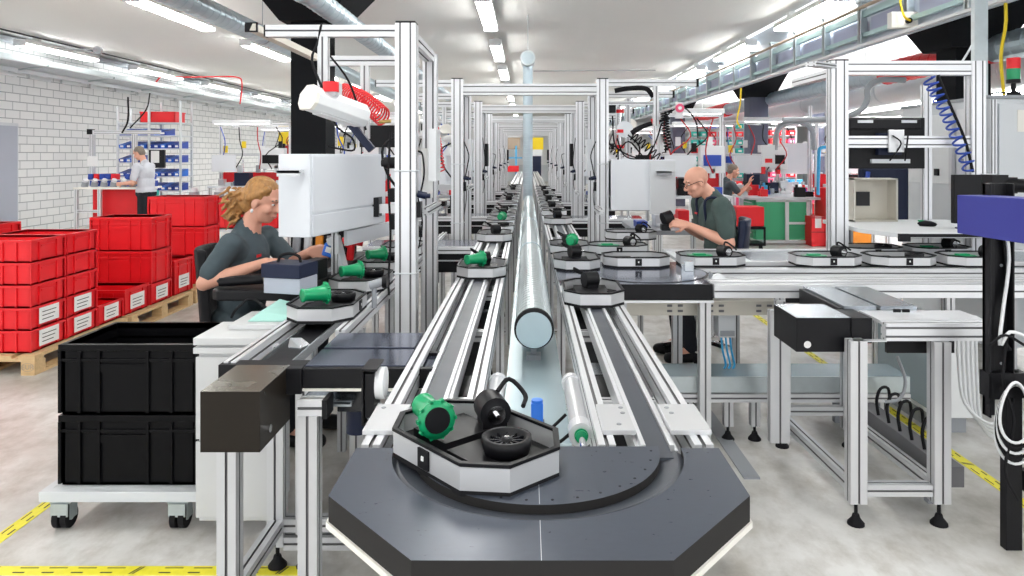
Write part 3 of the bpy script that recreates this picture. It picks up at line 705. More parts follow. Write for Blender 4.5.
# desk of the woman
r=thing('work_desk','black work desk with rounded front edge in front of the seated woman','desk',(-1.28,3.9,0))
pts=[(-1.10,4.75),(-1.62,4.75),(-1.62,3.95)]+[(-1.42+.06*math.cos(a),3.43+.06*math.sin(a)) for a in [PI+i*PI/10 for i in range(6)]]+[(-1.05,3.37),(-1.05,4.75)]
pts=[(-1.05,4.75),(-1.50,4.75),(-1.50,3.45),(-1.485,3.40),(-1.45,3.37),(-1.05,3.37)]
MB().prism(pts,.915,.965).build('desk_top','black',r,bevel=.008)
for x,y in ((-1.1,4.6),(-1.4,4.6),(-1.12,3.75)): MB().prof((x,y,0),(x,y,.912),.045,.045).build('leg',['alu','slot'],r)
r=thing('tool_controller','navy and grey boxed tool controller with carrying handle on the black desk','device',(-1.2,3.5,.965))
Rz=Matrix.Rotation(-.25,3,'Z')
MB().rbox((-1.105,3.37,.999),(.19,.15,.072),Rz).build('lower_case','bluegrey',r,bevel=.004); MB().rbox((-1.11,3.37,1.067),(.20,.16,.064),Rz).build('upper_case','navy',r,bevel=.004)
MB().tube([(-1.17,3.38,1.097),(-1.155,3.38,1.127),(-1.11,3.37,1.139),(-1.065,3.36,1.127),(-1.055,3.36,1.097)],.007,n=8).build('handle','rubber',r)
MB().rbox((-1.075,3.68,1.02),(.07,.1,.10),Rz).build('side_module','black',r,bevel=.004)
r=thing('power_screwdriver','black power screwdriver lying on the desk before the navy controller','hand tool',(-1.35,3.45,.965))
MB().tube([(-1.47,3.44,.992),(-1.40,3.45,.995),(-1.32,3.46,1.0),(-1.27,3.47,1.005)],.020,n=10,taper=.026).build('grip','black',r)
MB().tube([(-1.27,3.47,1.005),(-1.22,3.475,1.008),(-1.13,3.49,1.03)],.016,n=8,taper=.004).build('bit','brownish',r)
MB().tube([(-1.47,3.44,.992),(-1.50,3.50,.99),(-1.49,3.62,.985),(-1.42,3.7,.98)],.006,n=6).build('cable','rubber',r)

# hanging white cabinet
def hang_cab(lab,p0,yaw,L,D,z0,z1,mirror=1,lip=True):
    """p0: near corner on floor plan; runs L along direction, D deep"""
    r=thing('hanging_cabinet',lab,'cabinet',(p0[0],p0[1],z0),'hanging white back-panel cabinets')
    a=Vector((math.sin(yaw),math.cos(yaw)));b=Vector((-math.cos(yaw),math.sin(yaw)))*mirror
    q=[Vector(p0),Vector(p0)+a*L,Vector(p0)+a*L+b*D,Vector(p0)+b*D]
    MB().prism([tuple(v) for v in q],z0,z1).build('body','cabinet_white',r,bevel=.004)
    # front sheet proud of the body with lower fold
    o=-b*.006
    q2=[q[0]+a*.02,q[0]+a*(L-.02),q[0]+a*(L-.02)+o,q[0]+a*.02+o]
    MB().prism([tuple(v) for v in q2],z0+.115,z1-.01).build('upper_sheet','cabinet_white',r,bevel=.002); MB().prism([tuple(v) for v in q2],z0+.005,z0+.105).build('lower_sheet','cabinet_white',r,bevel=.002)
    return r,a,b,q
rr,a,b,q=hang_cab('white hanging cabinet directly in front of the woman, hiding part of her face',(-1.035,3.43),math.radians(14.5),.82,.17,1.205,1.605)
MB().box(-1.165,-1.06,3.35,3.43,1.515,1.528).box(-1.165,-1.06,3.35,3.355,1.50,1.528).build('bracket_lip','lightgrey',rr)
r=thing('shelf_rail','pale strip rail hung below the near white cabinet','rail',(-.95,3.8,1.13))
MB().bar((-.97,3.85,1.155),(-.80,4.5,1.155),.02,.08).build('strip','cabinet_white',r); MB().bar((-1.0,3.78,1.13),(-1.0,3.80,1.13),.02,.1).build('end_plate','alu',r)
MB().prof((-1.02,3.82,.965),(-1.02,3.82,1.20),.03,.03).prof((-.80,4.5,.94),(-.80,4.5,1.20),.03,.03).build('support',['alu','slot'],r)
r=thing('fixture_stand','tilted pale grey holder plate standing behind the second tray','holder',(-1.0,3.9,.965))
MB().rbox((-1.04,3.95,1.06),(.055,.10,.19),Matrix.Rotation(-.25,3,'Y')).build('plate','lightgrey',r,bevel=.005); MB().box(-1.09,-1.02,3.9,4.05,.966,.98).build('base','midgrey',r)
r=thing('red_drill','small red hand tool lying behind the pale holder plate','hand tool',(-1.0,4.3,.97))
MB().tube([(-1.10,4.35,1.07),(-1.05,4.35,1.09),(-.99,4.36,1.08)],.035,n=10).cyl((-1.07,4.35,.966),(-1.06,4.35,1.08),.022,n=10).build('body','red',r)
r=thing('parts_rack','dark rack of small black and grey parts below the near hanging cabinet','parts rack',(-1.2,4.5,.965))
MB().box(-1.45,-1.10,4.45,4.65,.967,1.14).build('rack_body','black_soft',r,bevel=.004)
for i in range(5): MB().cyl((-1.42+i*.07,4.43,1.0),(-1.42+i*.07,4.45,1.1),.025,n=10).build('part_slot',['midgrey','lightgrey','orange','midgrey','black'][i],r)

# lamp on the near frame
def lamp(lab,p0,p1,w=.16,h=.11):
    p0=Vector(p0);p1=Vector(p1)
    r=thing('work_lamp',lab,'lamp',p0,'slanted white work lamps')
    d=(p1-p0).normalized(); x=d.cross(Vector((0,0,1))).normalized(); z=x.cross(d)
    sec=[(-w/2,-h*.25),(-w*.32,-h/2),(w*.32,-h/2),(w/2,-h*.25),(w/2,h*.15),(w*.2,h/2),(-w*.2,h/2),(-w/2,h*.15)]
    mb=MB();vs=[p0+x*a+z*b for a,b in sec]+[p1+x*a+z*b for a,b in sec];n=8
    mb.add(vs,[(i,i+1 if i<7 else 0,n+(i+1)%n,n+i) for i in range(n)]+[tuple(range(n-1,-1,-1)),tuple(range(n,2*n))]).build('housing','white',r,bevel=.004)
    mb=MB();vs=[p0-d*.02+x*a*1.05+z*b*1.05 for a,b in sec]+[p0+x*a*1.05+z*b*1.05 for a,b in sec]
    mb.add(vs,[(i,i+1 if i<7 else 0,n+(i+1)%n,n+i) for i in range(n)]+[tuple(range(n-1,-1,-1)),tuple(range(n,2*n))]).build('end_cover','cream',r,bevel=.002)
    mb=MB();mb.bar(p0+d*.05-z*(h/2+.004),p1-d*.05-z*(h/2+.004),w*.55,.006,up=z).build('light_panel','white',r)
    return r,d,z
mat('tube_light_soft',(1,1,1),.5,emit=3)
rr,d,z=lamp('slanted white work lamp hanging above the woman, left of the tall post',at(311,98,3.56),at(362,116,3.80),.14,.12)
MB().tube([at(322,88,3.6),at(312,60,3.65),at(318,42,3.68),at(322,24,3.68),at(330,30,3.75)],.007,n=6).build('cable','rubber',rr)
c0=at(331,92,3.6);MB().cyl(c0,c0+Vector((0,0,.05)),.04,n=16).build('red_button','red',rr)
MB().box(c0.x-.03,c0.x+.03,c0.y-.02,c0.y+.1,c0.z-.02,c0.z+.05).build('mount','lightgrey',rr)
# red coiled air hose
def coil(mb,p0,p1,R,r,turns,nper=14,ends=None):
    p0=Vector(p0);p1=Vector(p1);d=(p1-p0).normalized();x=d.cross(Vector((0,0,1))).normalized();z=x.cross(d);pts=[]
    N=int(turns*nper)
    for i in range(N+1):
        t=i/N;a=2*PI*turns*t;sag=-.10*math.sin(PI*t)*(p1-p0).length
        pts.append(p0.lerp(p1,t)+x*R*math.cos(a)+z*R*math.sin(a)+Vector((0,0,-sag*.6)))
    mb.tube(pts,r,n=5,smooth=0); return mb
r=thing('air_hose','bright red coiled air hose hanging beside the slanted work lamp','hose',at(362,100,4.3),'coiled air hoses')
coil(MB(),at(343,92,4.3),at(383,117,4.1),.052,.0055,19).build('coil','red_hose',r)
MB().cyl(at(379,122,4.1),at(391,121,4.1),.010,n=8).build('hose_fitting','brass',r)
# black support pole and cables under the lamp
tag(MB().bar(at(343,114,4.3),at(372,150,4.3),.045,.045).build('monitor_arm','navy'),'dark slanted arm rising behind the near white cabinet','support arm')
tag(MB().tube([at(331,113,4.0),at(338,128,4.0),at(352,138,4.0),at(354,150,4.0),at(340,149,4.0),at(328,146,4.0)],.006,n=6).build('hanging_cable','rubber'),'thin black cable looping down from the near work lamp','cable')
tag(MB().tube([at(318,42,3.9),at(345,75,3.9),at(356,100,3.9),at(366,130,3.9)],.006,n=6).build('hanging_cable','rubber'),'long thin black cable falling across the red hose','cable')
r=thing('rear_monitor','black monitor seen from behind, above the near white cabinet beside the tall post','monitor',at(380,137,4.9))
p=at(380,137,4.9);MB().box(p.x-.14,p.x+.14,p.y,p.y+.05,p.z-.07,p.z+.08).build('case','black',r,bevel=.006); MB().box(p.x-.02,p.x+.02,p.y+.05,p.y+.12,p.z-.3,p.z).build('stand','midgrey',r)
# sensor knob and boxes on the near post
r=thing('post_sensor','black round sensor and switch boxes fixed to the left side of the nearest tall post','sensor',(-.70,3.7,1.2))
MB().cyl((-.675,3.69,1.56),(-.73,3.69,1.56),.03,n=14).cyl((-.73,3.69,1.56),(-.745,3.69,1.56),.02,n=12).build('round_sensor','black',r)
MB().box(-.70,-.672,3.66,3.72,1.22,1.30).build('switch_box','black',r,bevel=.003); MB().box(-.70,-.672,3.66,3.72,1.36,1.43).build('switch_box','black',r,bevel=.003)
MB().tube([(-.69,3.65,1.72),(-.70,3.63,1.5),(-.69,3.64,1.2),(-.70,3.64,.98),(-.69,3.6,.9)],.006,n=6).build('cable','rubber',r)

# black crates on a dolly
def crate(name,lab,x0,x1,y0,y1,z0,z1,m,group,cat='crate',label_sheet=None,openb=True,ribs=True,side_label=None):
    r=thing(name,lab,cat,((x0+x1)/2,(y0+y1)/2,z0),group)
    t=.012;b=MB()
    b.box(x0+t,x1-t,y0+t,y1-t,z0,z0+.012)
    b.box(x0+t,x1-t,y0+t,y0+2*t,z0,z1).box(x0+t,x1-t,y1-2*t,y1-t,z0,z1).box(x0+t,x0+2*t,y0+t,y1-t,z0,z1).box(x1-2*t,x1-t,y0+t,y1-t,z0,z1)
    rm=MB();h=z1-z0;hb=min(.028,h*.12)
    ringprism(rm,[(x0,y0),(x1,y0),(x1,y1),(x0,y1)],[(x0+2*t,y0+2*t),(x1-2*t,y0+2*t),(x1-2*t,y1-2*t),(x0+2*t,y1-2*t)],z1-hb,z1)
    if h>.25: ringprism(rm,[(x0+.003,y0+.003),(x1-.003,y0+.003),(x1-.003,y1-.003),(x0+.003,y1-.003)],[(x0+2*t,y0+2*t),(x1-2*t,y0+2*t),(x1-2*t,y1-2*t),(x0+2*t,y1-2*t)],z1-.075,z1-.062)
    rm.build('rim',m,r,bevel=.002)
    if ribs:
        rb=b;W=x1-x0;D=y1-y0
        for f in (.0095,.15,.29,.64,.81,.9905): rb.box(x0+W*f-.006,x0+W*f+.006,y0,y0+t,z0+.008,z1-hb)
        for f in (.014,.25,.75,.986):
            rb.box(x1-t,x1,y0+D*f-.006,y0+D*f+.006,z0+.008,z1-hb); rb.box(x0,x0+t,y0+D*f-.006,y0+D*f+.006,z0+.008,z1-hb)
        if h>.25: rb.box(x0+W*.3,x0+W*.63,y0+.004,y0+t,z1-.12,z1-.085)
        else: rb.box(x1-t,x1-.003,y0+D*.3,y0+D*.7,z1-.06,z1-.045)
    b.build('shell',m,r)
    if side_label:
        q=MB();zz=z0+h*.18;ww=D_=(y1-y0)
        q.box(x1-.001,x1+.002,y0+D_*.22,y0+D_*.78,zz,zz+min(.13,h*.72)).build('paper_label','paper',r)
        k=MB()
        for j in range(3): k.box(x1+.002,x1+.003,y0+D_*.30,y0+D_*(.62+.04*j),zz+.025+j*.028,zz+.031+j*.028)
        k.build('label_print','ink',r)
    return r
def crate_floor(): pass
crate('black_crate','black plastic crate, lower of the two on the wheeled dolly',-2.02,-1.42,3.10,3.53,.175,.478,'crate_black','black stacking crates')
crate('black_crate','open empty black plastic crate, upper of the two on the wheeled dolly',-2.02,-1.42,3.10,3.53,.480,.783,'crate_black','black stacking crates')
r=thing('wheeled_dolly','grey metal dolly with twin castors under the two black crates','dolly',(-1.75,3.3,0))
ringprism(MB(),[(-2.07,3.05),(-1.40,3.05),(-1.40,3.60),(-2.07,3.60)],[(-2.03,3.09),(-1.44,3.09),(-1.44,3.56),(-2.03,3.56)],.128,.172).box(-2.03,-1.44,3.09,3.56,.15,.171).build('deck_frame','lightgrey',r,bevel=.003)
for x,y in ((-1.99,3.10),(-1.49,3.10),(-1.99,3.53),(-1.49,3.53)):
    w=MB().cyl((x-.03,y,.046),(x-.006,y,.046),.046,n=20).cyl((x+.006,y,.046),(x+.03,y,.046),.046,n=20).build('castor','rubber',r)
    MB().cyl((x-.032,y,.046),(x+.032,y,.046),.014,n=10).build('hub','lightgrey',w); MB().box(x-.036,x-.032,y-.02,y+.03,.04,.12).box(x+.032,x+.036,y-.02,y+.03,.04,.12).box(x-.045,x+.045,y-.03,y+.05,.112,.128).box(x-.036,x+.036,y-.04,y-.034,.06,.115).build('fork','galv',w)

# red crates on wooden pallets
def pallet(lab,x0,y0,L,W=.8,mark=False):
    r=thing('wooden_pallet',lab,'pallet',(x0-W/2,y0+L/2,0),'wooden pallets under red crates')
    X0=x0-W
    for i in range(5): MB().box(X0+i*(W-.12)/4,X0+i*(W-.12)/4+.12,y0,y0+L,.122,.144).build('deck_board','wood',r)
    for f in (0,.5,1): MB().box(X0,x0,y0+(L-.1)*f,y0+(L-.1)*f+.1,.10,.122).build('cross_board','wood',r)
    for xx in (X0,X0+W/2-.05,x0-.1):
        for f in (0,.5,1): MB().box(xx,xx+.1,y0+(L-.12)*f,y0+(L-.12)*f+.12,.022,.10).build('block','wood',r)
        MB().box(xx,xx+.1,y0,y0+L,0,.022).build('bottom_board','wood',r)
    if mark:
        text_mesh('EUR',.05,(x0-.05,y0-.001,.06),(PI/2,0,0),'burned_mark','brownish',r)
        m_=MB();pts=[(x0-.05+.046*math.cos(a),y0-.002,.06+.03*math.sin(a)) for a in [i*2*PI/20 for i in range(21)]];m_.tube(pts,.0015,n=4,smooth=0).build('burned_ring','brownish',r)
XE=-3.63
pallet('wooden pallet under the nearest stacks of red crates',XE+.06,5.22,1.22,mark=True)
pallet('wooden pallet under the low red crates in the middle of the row',XE+.06,6.50,1.2)
pallet('wooden pallet under the farthest red crates of the row',XE+.06,7.76,1.2)
pallet('wooden pallet behind the nearest stacks, second column',-4.42,5.5,1.2)
def red(lab,x0,y0,z0,h,W=.6,D=.4,side=False,grp='red stacking crates'):
    return crate('red_crate',lab,x0,x0+W,y0,y0+D,z0,z0+h,'red',grp,side_label=side)
lv=['lowest','second','third','fourth','top']
for i in range(5):
    red(f'red plastic crate, {lv[i]} in the stack nearest the camera',XE-.6,5.27,.146+i*.166,.164,side=(i<2))
for i in range(5):
    red(f'red plastic crate, {lv[i]} in the second stack of the row',XE-.6,5.685,.146+i*.166,.164,side=(i<2))
for i in range(5):
    red(f'red plastic crate, {lv[i]} in the tall stack behind the nearest stack',-4.90,5.75,.146+i*.178,.176,W=.58)
for i in range(3):
    red(f'red plastic crate, {lv[i]} in the stack at the far left edge behind the nearest one',-5.52,5.75,.146+i*.29,.285,W=.58)
red('low single red crate with white label right of the second stack',XE-.6,6.10,.146,.17,D=.38,side=True)
red('second low single red crate with white label, before the big red stack',XE-.6,6.50,.146,.23,D=.42,side=True)
red('large red crate with white label, bottom of the middle stack',XE-.6,6.96,.146,.20,side=True)
red('large red crate, middle of the middle stack',XE-.6,6.96,.348,.32)
red('large red crate, top of the middle stack',XE-.6,6.96,.670,.325)
red('single red crate with white label beyond the middle stack',XE-.6,7.42,.146,.36,D=.4,side=True)
red('large red crate, bottom of the farthest stack of the row',XE-.64,8.10,.146,.32,W=.64)
red('large red crate, middle of the farthest stack of the row',XE-.64,8.10,.468,.32,W=.64)
red('large red crate, top of the farthest stack of the row',XE-.64,8.10,.790,.34,W=.64)
tag(MB().box(*(lambda p:(p.x-.035,p.x+.035,p.y,p.y+.01,p.z-.15,p.z+.15))(at(427,173,4.38))).build('notice_sheet','paper'),'paper notice sheet on the second post behind the nearest tall post','notice')
# ================================================================ round turntable on the right
r=thing('round_turntable','black square table with round turning plate right of the silver pipe, trays standing on it','turntable',(.6,4.3,0))
MB().box(.475,1.0,3.90,4.72,.845,.90).build('table_top','plate_dark',r,bevel=.003)
MB().cyl((.70,4.30,.90),(.70,4.30,.9035),.36,n=64,sm=False).build('turning_disc','plate_dark',r)
MB().cyl((.70,4.30,.8995),(.70,4.30,.9012),.372,n=64,sm=False).build('disc_gap','black',r)
MB().box(.46,1.005,3.895,3.90,.815,.90).build('front_edge','black',r); MB().box(.46,1.01,3.89,4.7,.80,.813).build('support_strip','alu_bright',r)
MB().box(.175,.474,3.86,4.74,.9003,.9017).build('junction_plate','plate_dark',r)
for x,y in ((.97,3.94),(.52,4.0),(.97,4.66),(.52,4.66)):
    MB().prof((x,y,.04),(x,y,.80),.06,.06,pitch=.065).build('leg',['alu','slot'],r)
MB().prof((.52,4.05,.13),(.52,4.62,.13),.05,.05).prof((.97,4.0,.13),(.97,4.62,.13),.05,.05).build('stretcher',['alu','slot'],r)
# perforated beam and sheet channel behind the end of the lines
r=thing('perforated_beam','beige metal beam with pairs of oval holes below the turntable','beam',(.9,4.1,.7))
MB().box(.50,1.39,4.04,4.08,.70,.785).box(.50,1.39,4.0,4.08,.783,.79).build('beam_body','beige',r)
for x in (.80,.86,1.03,1.09,1.30,1.36):
    for z in (.725,.755): MB().box(x-.014,x+.014,4.036,4.041,z-.006,z+.006).build('oval_hole','slot',r)
r=thing('floor_channel','wide pale blue sheet metal cable channel crossing low above the floor on the right','channel',(1.3,4.1,.2))
MB().box(.48,2.12,3.99,4.24,.362,.372).build('cover_sheet','bluesheet',r); MB().box(.48,2.12,3.985,3.99,.285,.372).build('front_sheet','galv',r)
MB().prof((.48,4.0,.255),(2.12,4.0,.255),.045,.045).build('lower_rail',['alu','slot'],r)
for x in (.9,1.13,1.28,2.0): MB().prof((x,4.05,.08),(x,4.05,.235),.05,.05).build('leg',['alu','slot'],r); MB_=MB(); foot(MB_,x,4.05); MB_.build('foot','rubber',r)
r=thing('floor_channel','dark flat cable strip lying on the floor below the turntable','cable strip',(1.2,3.8,0))
MB().box(1.07,1.15,3.55,5.0,0,.01).build('strip','midgrey',r)
r=thing('cable_box','grey pneumatic box with blue hoses hanging under the perforated beam','valve box',(1.0,4.3,.5))
MB().box(1.09,1.19,4.10,4.2,.56,.73).build('box_body','lightgrey',r,bevel=.003); MB().box(1.10,1.18,4.09,4.10,.57,.60).build('connector','midgrey',r)
for i,x in enumerate((1.11,1.135,1.16)): MB().tube([(x,4.12,.57),(x+.01,4.12,.48),(x+.03,4.13,.40),(x+.02,4.13,.375)],.006,n=6).build('hose','skyblue',r)

# ================================================================ cross conveyor to the right (along X)
r=thing('cross_line','long aluminium cross conveyor running right across the photo with trays on it','conveyor',(2,4.6,0),)
RX=4.2
MB().prof((1.01,3.90,.865),(RX,3.90,.865),.05,.07).build('front_rail',['alu_bright','slot'],r)
MB().prof((1.01,4.02,.885),(RX,4.02,.885),.10,.03).build('ledge_rail',['alu_bright','slot'],r)
MB().prof((1.01,4.18,.86),(RX,4.18,.86),.045,.06).build('middle_rail',['alu_bright','slot'],r)
MB().prof((1.01,4.44,.85),(RX,4.44,.85),.06,.10).build('track_rail',['alu_bright','slot'],r)
MB().box(1.01,RX,4.52,4.60,.86,.885).build('belt','belt',r)
MB().prof((1.01,4.74,.87),(RX,4.74,.87),.045,.06).build('track_rail',['alu_bright','slot'],r)
MB().prof((1.01,5.35,.87),(RX,5.35,.87),.06,.06).build('rear_rail',['alu_bright','slot'],r)
MB().box(1.02,1.5,4.78,5.3,.87,.892).build('slide_plate','lightgrey',r); MB().bar((1.38,4.78,.894),(1.20,5.3,.894),.012,.006).build('groove','black',r)
MB().box(1.5,RX,4.80,5.3,.87,.89).build('slide_plate','plate_grey',r)
for x in (1.55,2.6,3.6):
    for y in (4.44,5.35): MB().prof((x,y,0),(x,y,.80),.05,.05).build('leg',['alu','slot'],r)
for (x,y,w,fl) in ((.685,4.56,'standing empty in front on the turntable',''),(1.17,4.60,'beside the round white knob','mc'),(.64,5.12,'directly behind the empty tray','mc'),(.86,6.0,'behind the turntable, below the hanging cabinet','m')):
    carrier(x,y,0,w,fl,z=.904)
carrier(.305,4.52,PI/2,'left of the turntable, nearer of two','m',z=.902); carrier(.305,5.2,PI/2,'left of the turntable, farther of two','Fm',z=.902)
for i,(x,fl) in enumerate(((1.90,'mc'),(2.37,'w'),(2.85,'mc'))): carrier(x,4.60,0,['leftmost in the cross conveyor front row','second in the cross conveyor front row','third in the cross conveyor front row'][i],fl,z=.902)
for i,(x,fl) in enumerate(((2.42,'w'),(2.90,'mc'))): carrier(x,5.10,0,['left in the row under the white desk','right in the row under the white desk'][i],fl,z=.892)
r=thing('clamp_bracket','shiny angle bracket clamped on the cross conveyor beside the turntable','bracket',(.93,4.3,.9))
MB().box(.895,.965,4.16,4.19,.80,.97).box(.905,.955,4.13,4.16,.93,.99).box(.91,.95,4.15,4.165,.84,.90).build('bracket_body','steel',r,bevel=.003)
r=thing('round_cap_unit','round white knob on a plate at the front of the cross conveyor','knob',(1.08,4.1,.85))
MB().cyl((1.085,4.10,.885),(1.085,4.07,.885),.042,n=24).build('round_cap','white',r,bevel=.003); MB().box(1.045,1.055,4.09,4.14,.82,.93).build('side_plate','midgrey',r); MB().box(1.12,1.16,4.09,4.11,.84,.87).build('lever','white',r)

# ================================================================ right transfer unit on leg frame
r=thing('transfer_station','slotted metal leg frame with black motor housing and grey slide plates, right foreground','cross conveyor',(1.6,3.5,0))
MB().box(1.19,1.43,3.18,3.47,.73,.88,1).box(1.19,1.43,3.18,3.47,.88,.8825,0).build('motor_housing',['steel','black'],r,bevel=.002)
MB().cyl((1.235,3.178,.765),(1.235,3.170,.765),.016,n=16).build('cover_screw','chrome',r)
MB().box(1.43,1.52,3.17,3.36,.77,.882).build('side_cover','black',r,bevel=.002)
MB().box(1.40,1.60,3.90,3.895,.80,.9).box(1.455,1.475,3.36,3.85,.80,.885).build('side_cover','black',r)
MB().box(1.48,1.63,3.36,3.86,.872,.895).build('slide_plate','plate_grey',r); MB().box(1.65,1.82,3.36,3.86,.872,.895).build('slide_plate','plate_grey',r); MB().box(1.63,1.65,3.36,3.86,.865,.88).build('groove','black',r)
MB().cyl((1.66,3.26,.895),(1.69,3.26,.895),.008,n=8).cyl((1.70,3.26,.895),(1.73,3.26,.895),.008,n=8).build('small_stop','black',r)
MB().prof((1.55,3.13,.835),(2.02,3.13,.835),.05,.075).build('front_beam',['alu_bright','slot'],r); MB().box(1.55,2.02,3.16,3.36,.86,.875).build('top_sheet','alu_bright',r)
MB().box(1.60,1.90,3.2,3.22,.72,.79).build('apron','black',r)
for x,y,z in ((1.425,3.12,.80),(1.785,3.12,.795),(1.40,3.95,.80),(1.765,3.95,.80)):
    MB().prof((x,y,.10),(x,y,z),.072,.062,pitch=.075).build('leg',['alu','slot'],r); MB_=MB(); foot(MB_,x,y,.11); MB_.build('foot','rubber',r)
MB().box(1.41,1.55,3.1,3.13,.795,.80).build('bracket','alu',r)
for x in (1.425,1.785): MB().prof((x,3.16,.155),(x-.02,3.91,.155),.045,.055).build('stretcher',['alu','slot'],r)
MB().prof((1.465,3.12,.155),(1.745,3.12,.155),.05,.05).build('stretcher',['alu','slot'],r); MB().prof((1.44,3.95,.20),(1.73,3.95,.20),.045,.045).build('stretcher',['alu','slot'],r)
tag(MB().prof((1.30,3.72,.12),(1.30,3.72,.80),.10,.05,pitch=.2).build('support_post',['alu','slot']),'wide plain aluminium post standing left of the leg frame with black motor housing','post')
r=thing('dark_cable_duct','dark grey cable duct along the floor beside the right leg frame','cable duct',(1.9,3.8,.1))
MB().box(1.83,1.92,3.16,4.6,.14,.23).build('duct_body','slot',r,bevel=.002)
for i in range(5):
    y=3.35+i*.11; MB().tube([(1.85,y,.23),(1.85,y+.02,.30),(1.89,y+.06,.35),(1.95,y+.10,.34),(1.97,y+.12,.27)],.008,n=6).build('cable','rubber',r)
MB().box(1.84,1.91,3.3,3.34,0,.14).box(1.84,1.91,4.3,4.34,0,.14).build('support_foot','midgrey',r)
r=thing('machine_cabinet','low white machine cabinet with pale side panel behind the right leg frame','cabinet',(2.3,4.2,.1))
MB().box(2.325,2.56,4.1,4.8,.10,.60).build('body','white',r,bevel=.005); MB().box(2.318,2.325,4.14,4.76,.13,.55).build('side_panel','bluesheet',r,bevel=.003)
MB().box(2.35,2.53,4.15,4.75,0,.10).build('plinth','midgrey',r)
r=thing('white_cable','bundle of white cables drooping below the cross conveyor beside the machine cabinet','cable',(2.3,3.6,.4))
for i in range(5):
    x=2.03+i*.022; MB().tube([(x,3.40,.84),(x+.02,3.42,.6-.02*i),(x+.05,3.42,.42-.03*i),(x+.16,3.4,.33-.02*i),(x+.24,3.40,.40)],.007,n=6).build('strand','white',r)
tag(MB().tube([(1.80,3.5,.62),(1.84,3.5,.50),(1.80,3.48,.42),(1.74,3.5,.40)],.008,n=6).build('grey_cable','midgrey'),'grey cable curve hanging behind the front right leg','cable')

# ---- dark post with purple panel and cables at the right edge
r=thing('dark_stand','dark steel stand at the right edge carrying the flat purple panel','stand',(1.95,2.9,0))
MB().box(1.865,1.905,2.93,2.95,.54,1.485).box(1.865,1.872,2.90,2.95,.54,1.485).box(1.905,1.965,2.94,2.95,.60,1.485).box(1.958,1.965,2.90,2.95,.6,1.485).build('upper_channel','black',r,bevel=.002)
MB().box(1.937,2.003,2.91,2.95,0,.72).build('lower_post','black',r,bevel=.002)
MB().box(2.01,2.4,2.90,2.95,.24,.32).build('cross_arm','black',r)
MB().box(1.86,2.02,2.90,2.96,.62,.72).build('joint_plate','black',r)
for z in (.75,.95,1.15,1.35): MB().cyl((1.935,2.939,z),(1.935,2.935,z),.006,n=8).build('bolt','midgrey',r)
r=thing('purple_panel','flat purple panel box jutting in at the right edge on the dark stand','panel',(1.9,2.75,1.3))
v0=at(957,195,2.95);v1=at(957,233,2.95);w0=at(1050,200,2.45);w1=at(1050,248,2.45)
mb=MB();D=Vector((.13,.02,0));A=[v0,w0,w1,v1];B=[p+D for p in A]
mb.add(A+B,[(0,1,2,3),(7,6,5,4),(4,5,1,0),(5,6,2,1),(6,7,3,2),(7,4,0,3)][::1]).build('panel_body','purple',r,bevel=.003)
r=thing('black_cylinder_head','black ribbed cylinder head above the purple panel','cylinder head',(2.1,2.9,1.48))
c=at(1004,185,3.15);MB().cyl(c,c+Vector((.35,-.25,-.01)),.03,n=16).cyl(c+Vector((-.005,.0,0)),c+Vector((.04,-.028,0)),.036,n=16).box(c.x-.07,c.x-.0,c.y-.03,c.y+.05,c.z-.05,c.z+.045).build('head','black',r)
r=thing('coiled_cable','white and black cables coiled in loops on the dark stand','cable',(2.0,2.85,.6))
for i in range(5):
    c=at(1010+i*2,410+i*4,2.86);R=.095+.008*i
    MB().tube([(c.x+R*.62*math.cos(a)+.0,c.y+.012*i-.03+.01*math.sin(a*2),c.z+R*1.25*math.sin(a)) for a in [j*2*PI/16 for j in range(17)]],.006,n=6,smooth=1).build('loop','white' if i%2==0 else 'rubber',r)
MB().tube([at(1008,330,2.9),at(1003,380,2.88),at(1014,420,2.86),at(1005,470,2.86),at(1018,500,2.86)],.006,n=6).tube([at(1003,230,2.92),at(1007,280,2.92),at(1000,330,2.9),at(1010,350,2.9)],.007,n=6).tube([at(990,345,2.88),at(1005,335,2.86),at(1024,345,2.85)],.006,n=6).build('loose_end','rubber',r)
MB().tube([at(1004,215,2.91),at(1009,260,2.91),at(1003,310,2.90),at(1000,345,2.88),at(1010,332,2.86),at(1030,338,2.86)],.007,n=6).build('loose_end','white',r)
tag(MB().box(2.09,2.16,2.90,2.95,.321,.78).build('speckled_strip','cream',bevel=.003),'pale speckled strip block standing behind the coiled cables','block')
r=thing('black_component','stacked black cylinders on the dark stand arm below the coiled cables','component',(2.06,2.88,.32))
for i in range(4): MB().cyl((2.055,2.89,.321+i*.045),(2.055,2.89,.355+i*.045),.032,n=14).build('ring_piece','black',r)

# ================================================================ right work station frame, desk, monitor
r=thing('station_frame','aluminium station frame with crossbars holding the black monitor, right of the photo','aluminium frame',(2.7,5.2,.9))
PZ=.885
YS=5.2
def P_(r,n,a,b,w=.1,h=.1,bm=['alu_bright','slot']): MB().prof(a,b,w,h).build(n,bm,r)
P_(r,'post',(2.24,YS,.90),(2.24,YS,2.275),.12,.10); P_(r,'post',(3.235,YS,.90),(3.235,YS,2.275),.10,.10)
P_(r,'top_beam',(2.30,YS,2.225),(3.185,YS,2.225),.09,.10); P_(r,'middle_beam',(2.30,YS,1.695),(3.185,YS,1.695),.06,.085)
P_(r,'side_beam',(2.24,YS+.05,2.20),(2.24,YS+.8,2.20),.08,.06); P_(r,'rear_post',(3.16,YS+.5,.9),(3.16,YS+.5,2.16),.06,.06)
P_(r,'side_beam',(2.18,YS-.03,2.235),(1.98,YS-.18,2.235),.09,.03)
MB().box(2.18,2.30,YS-.05,YS+.05,2.275,2.285).build('end_cap','black',r)
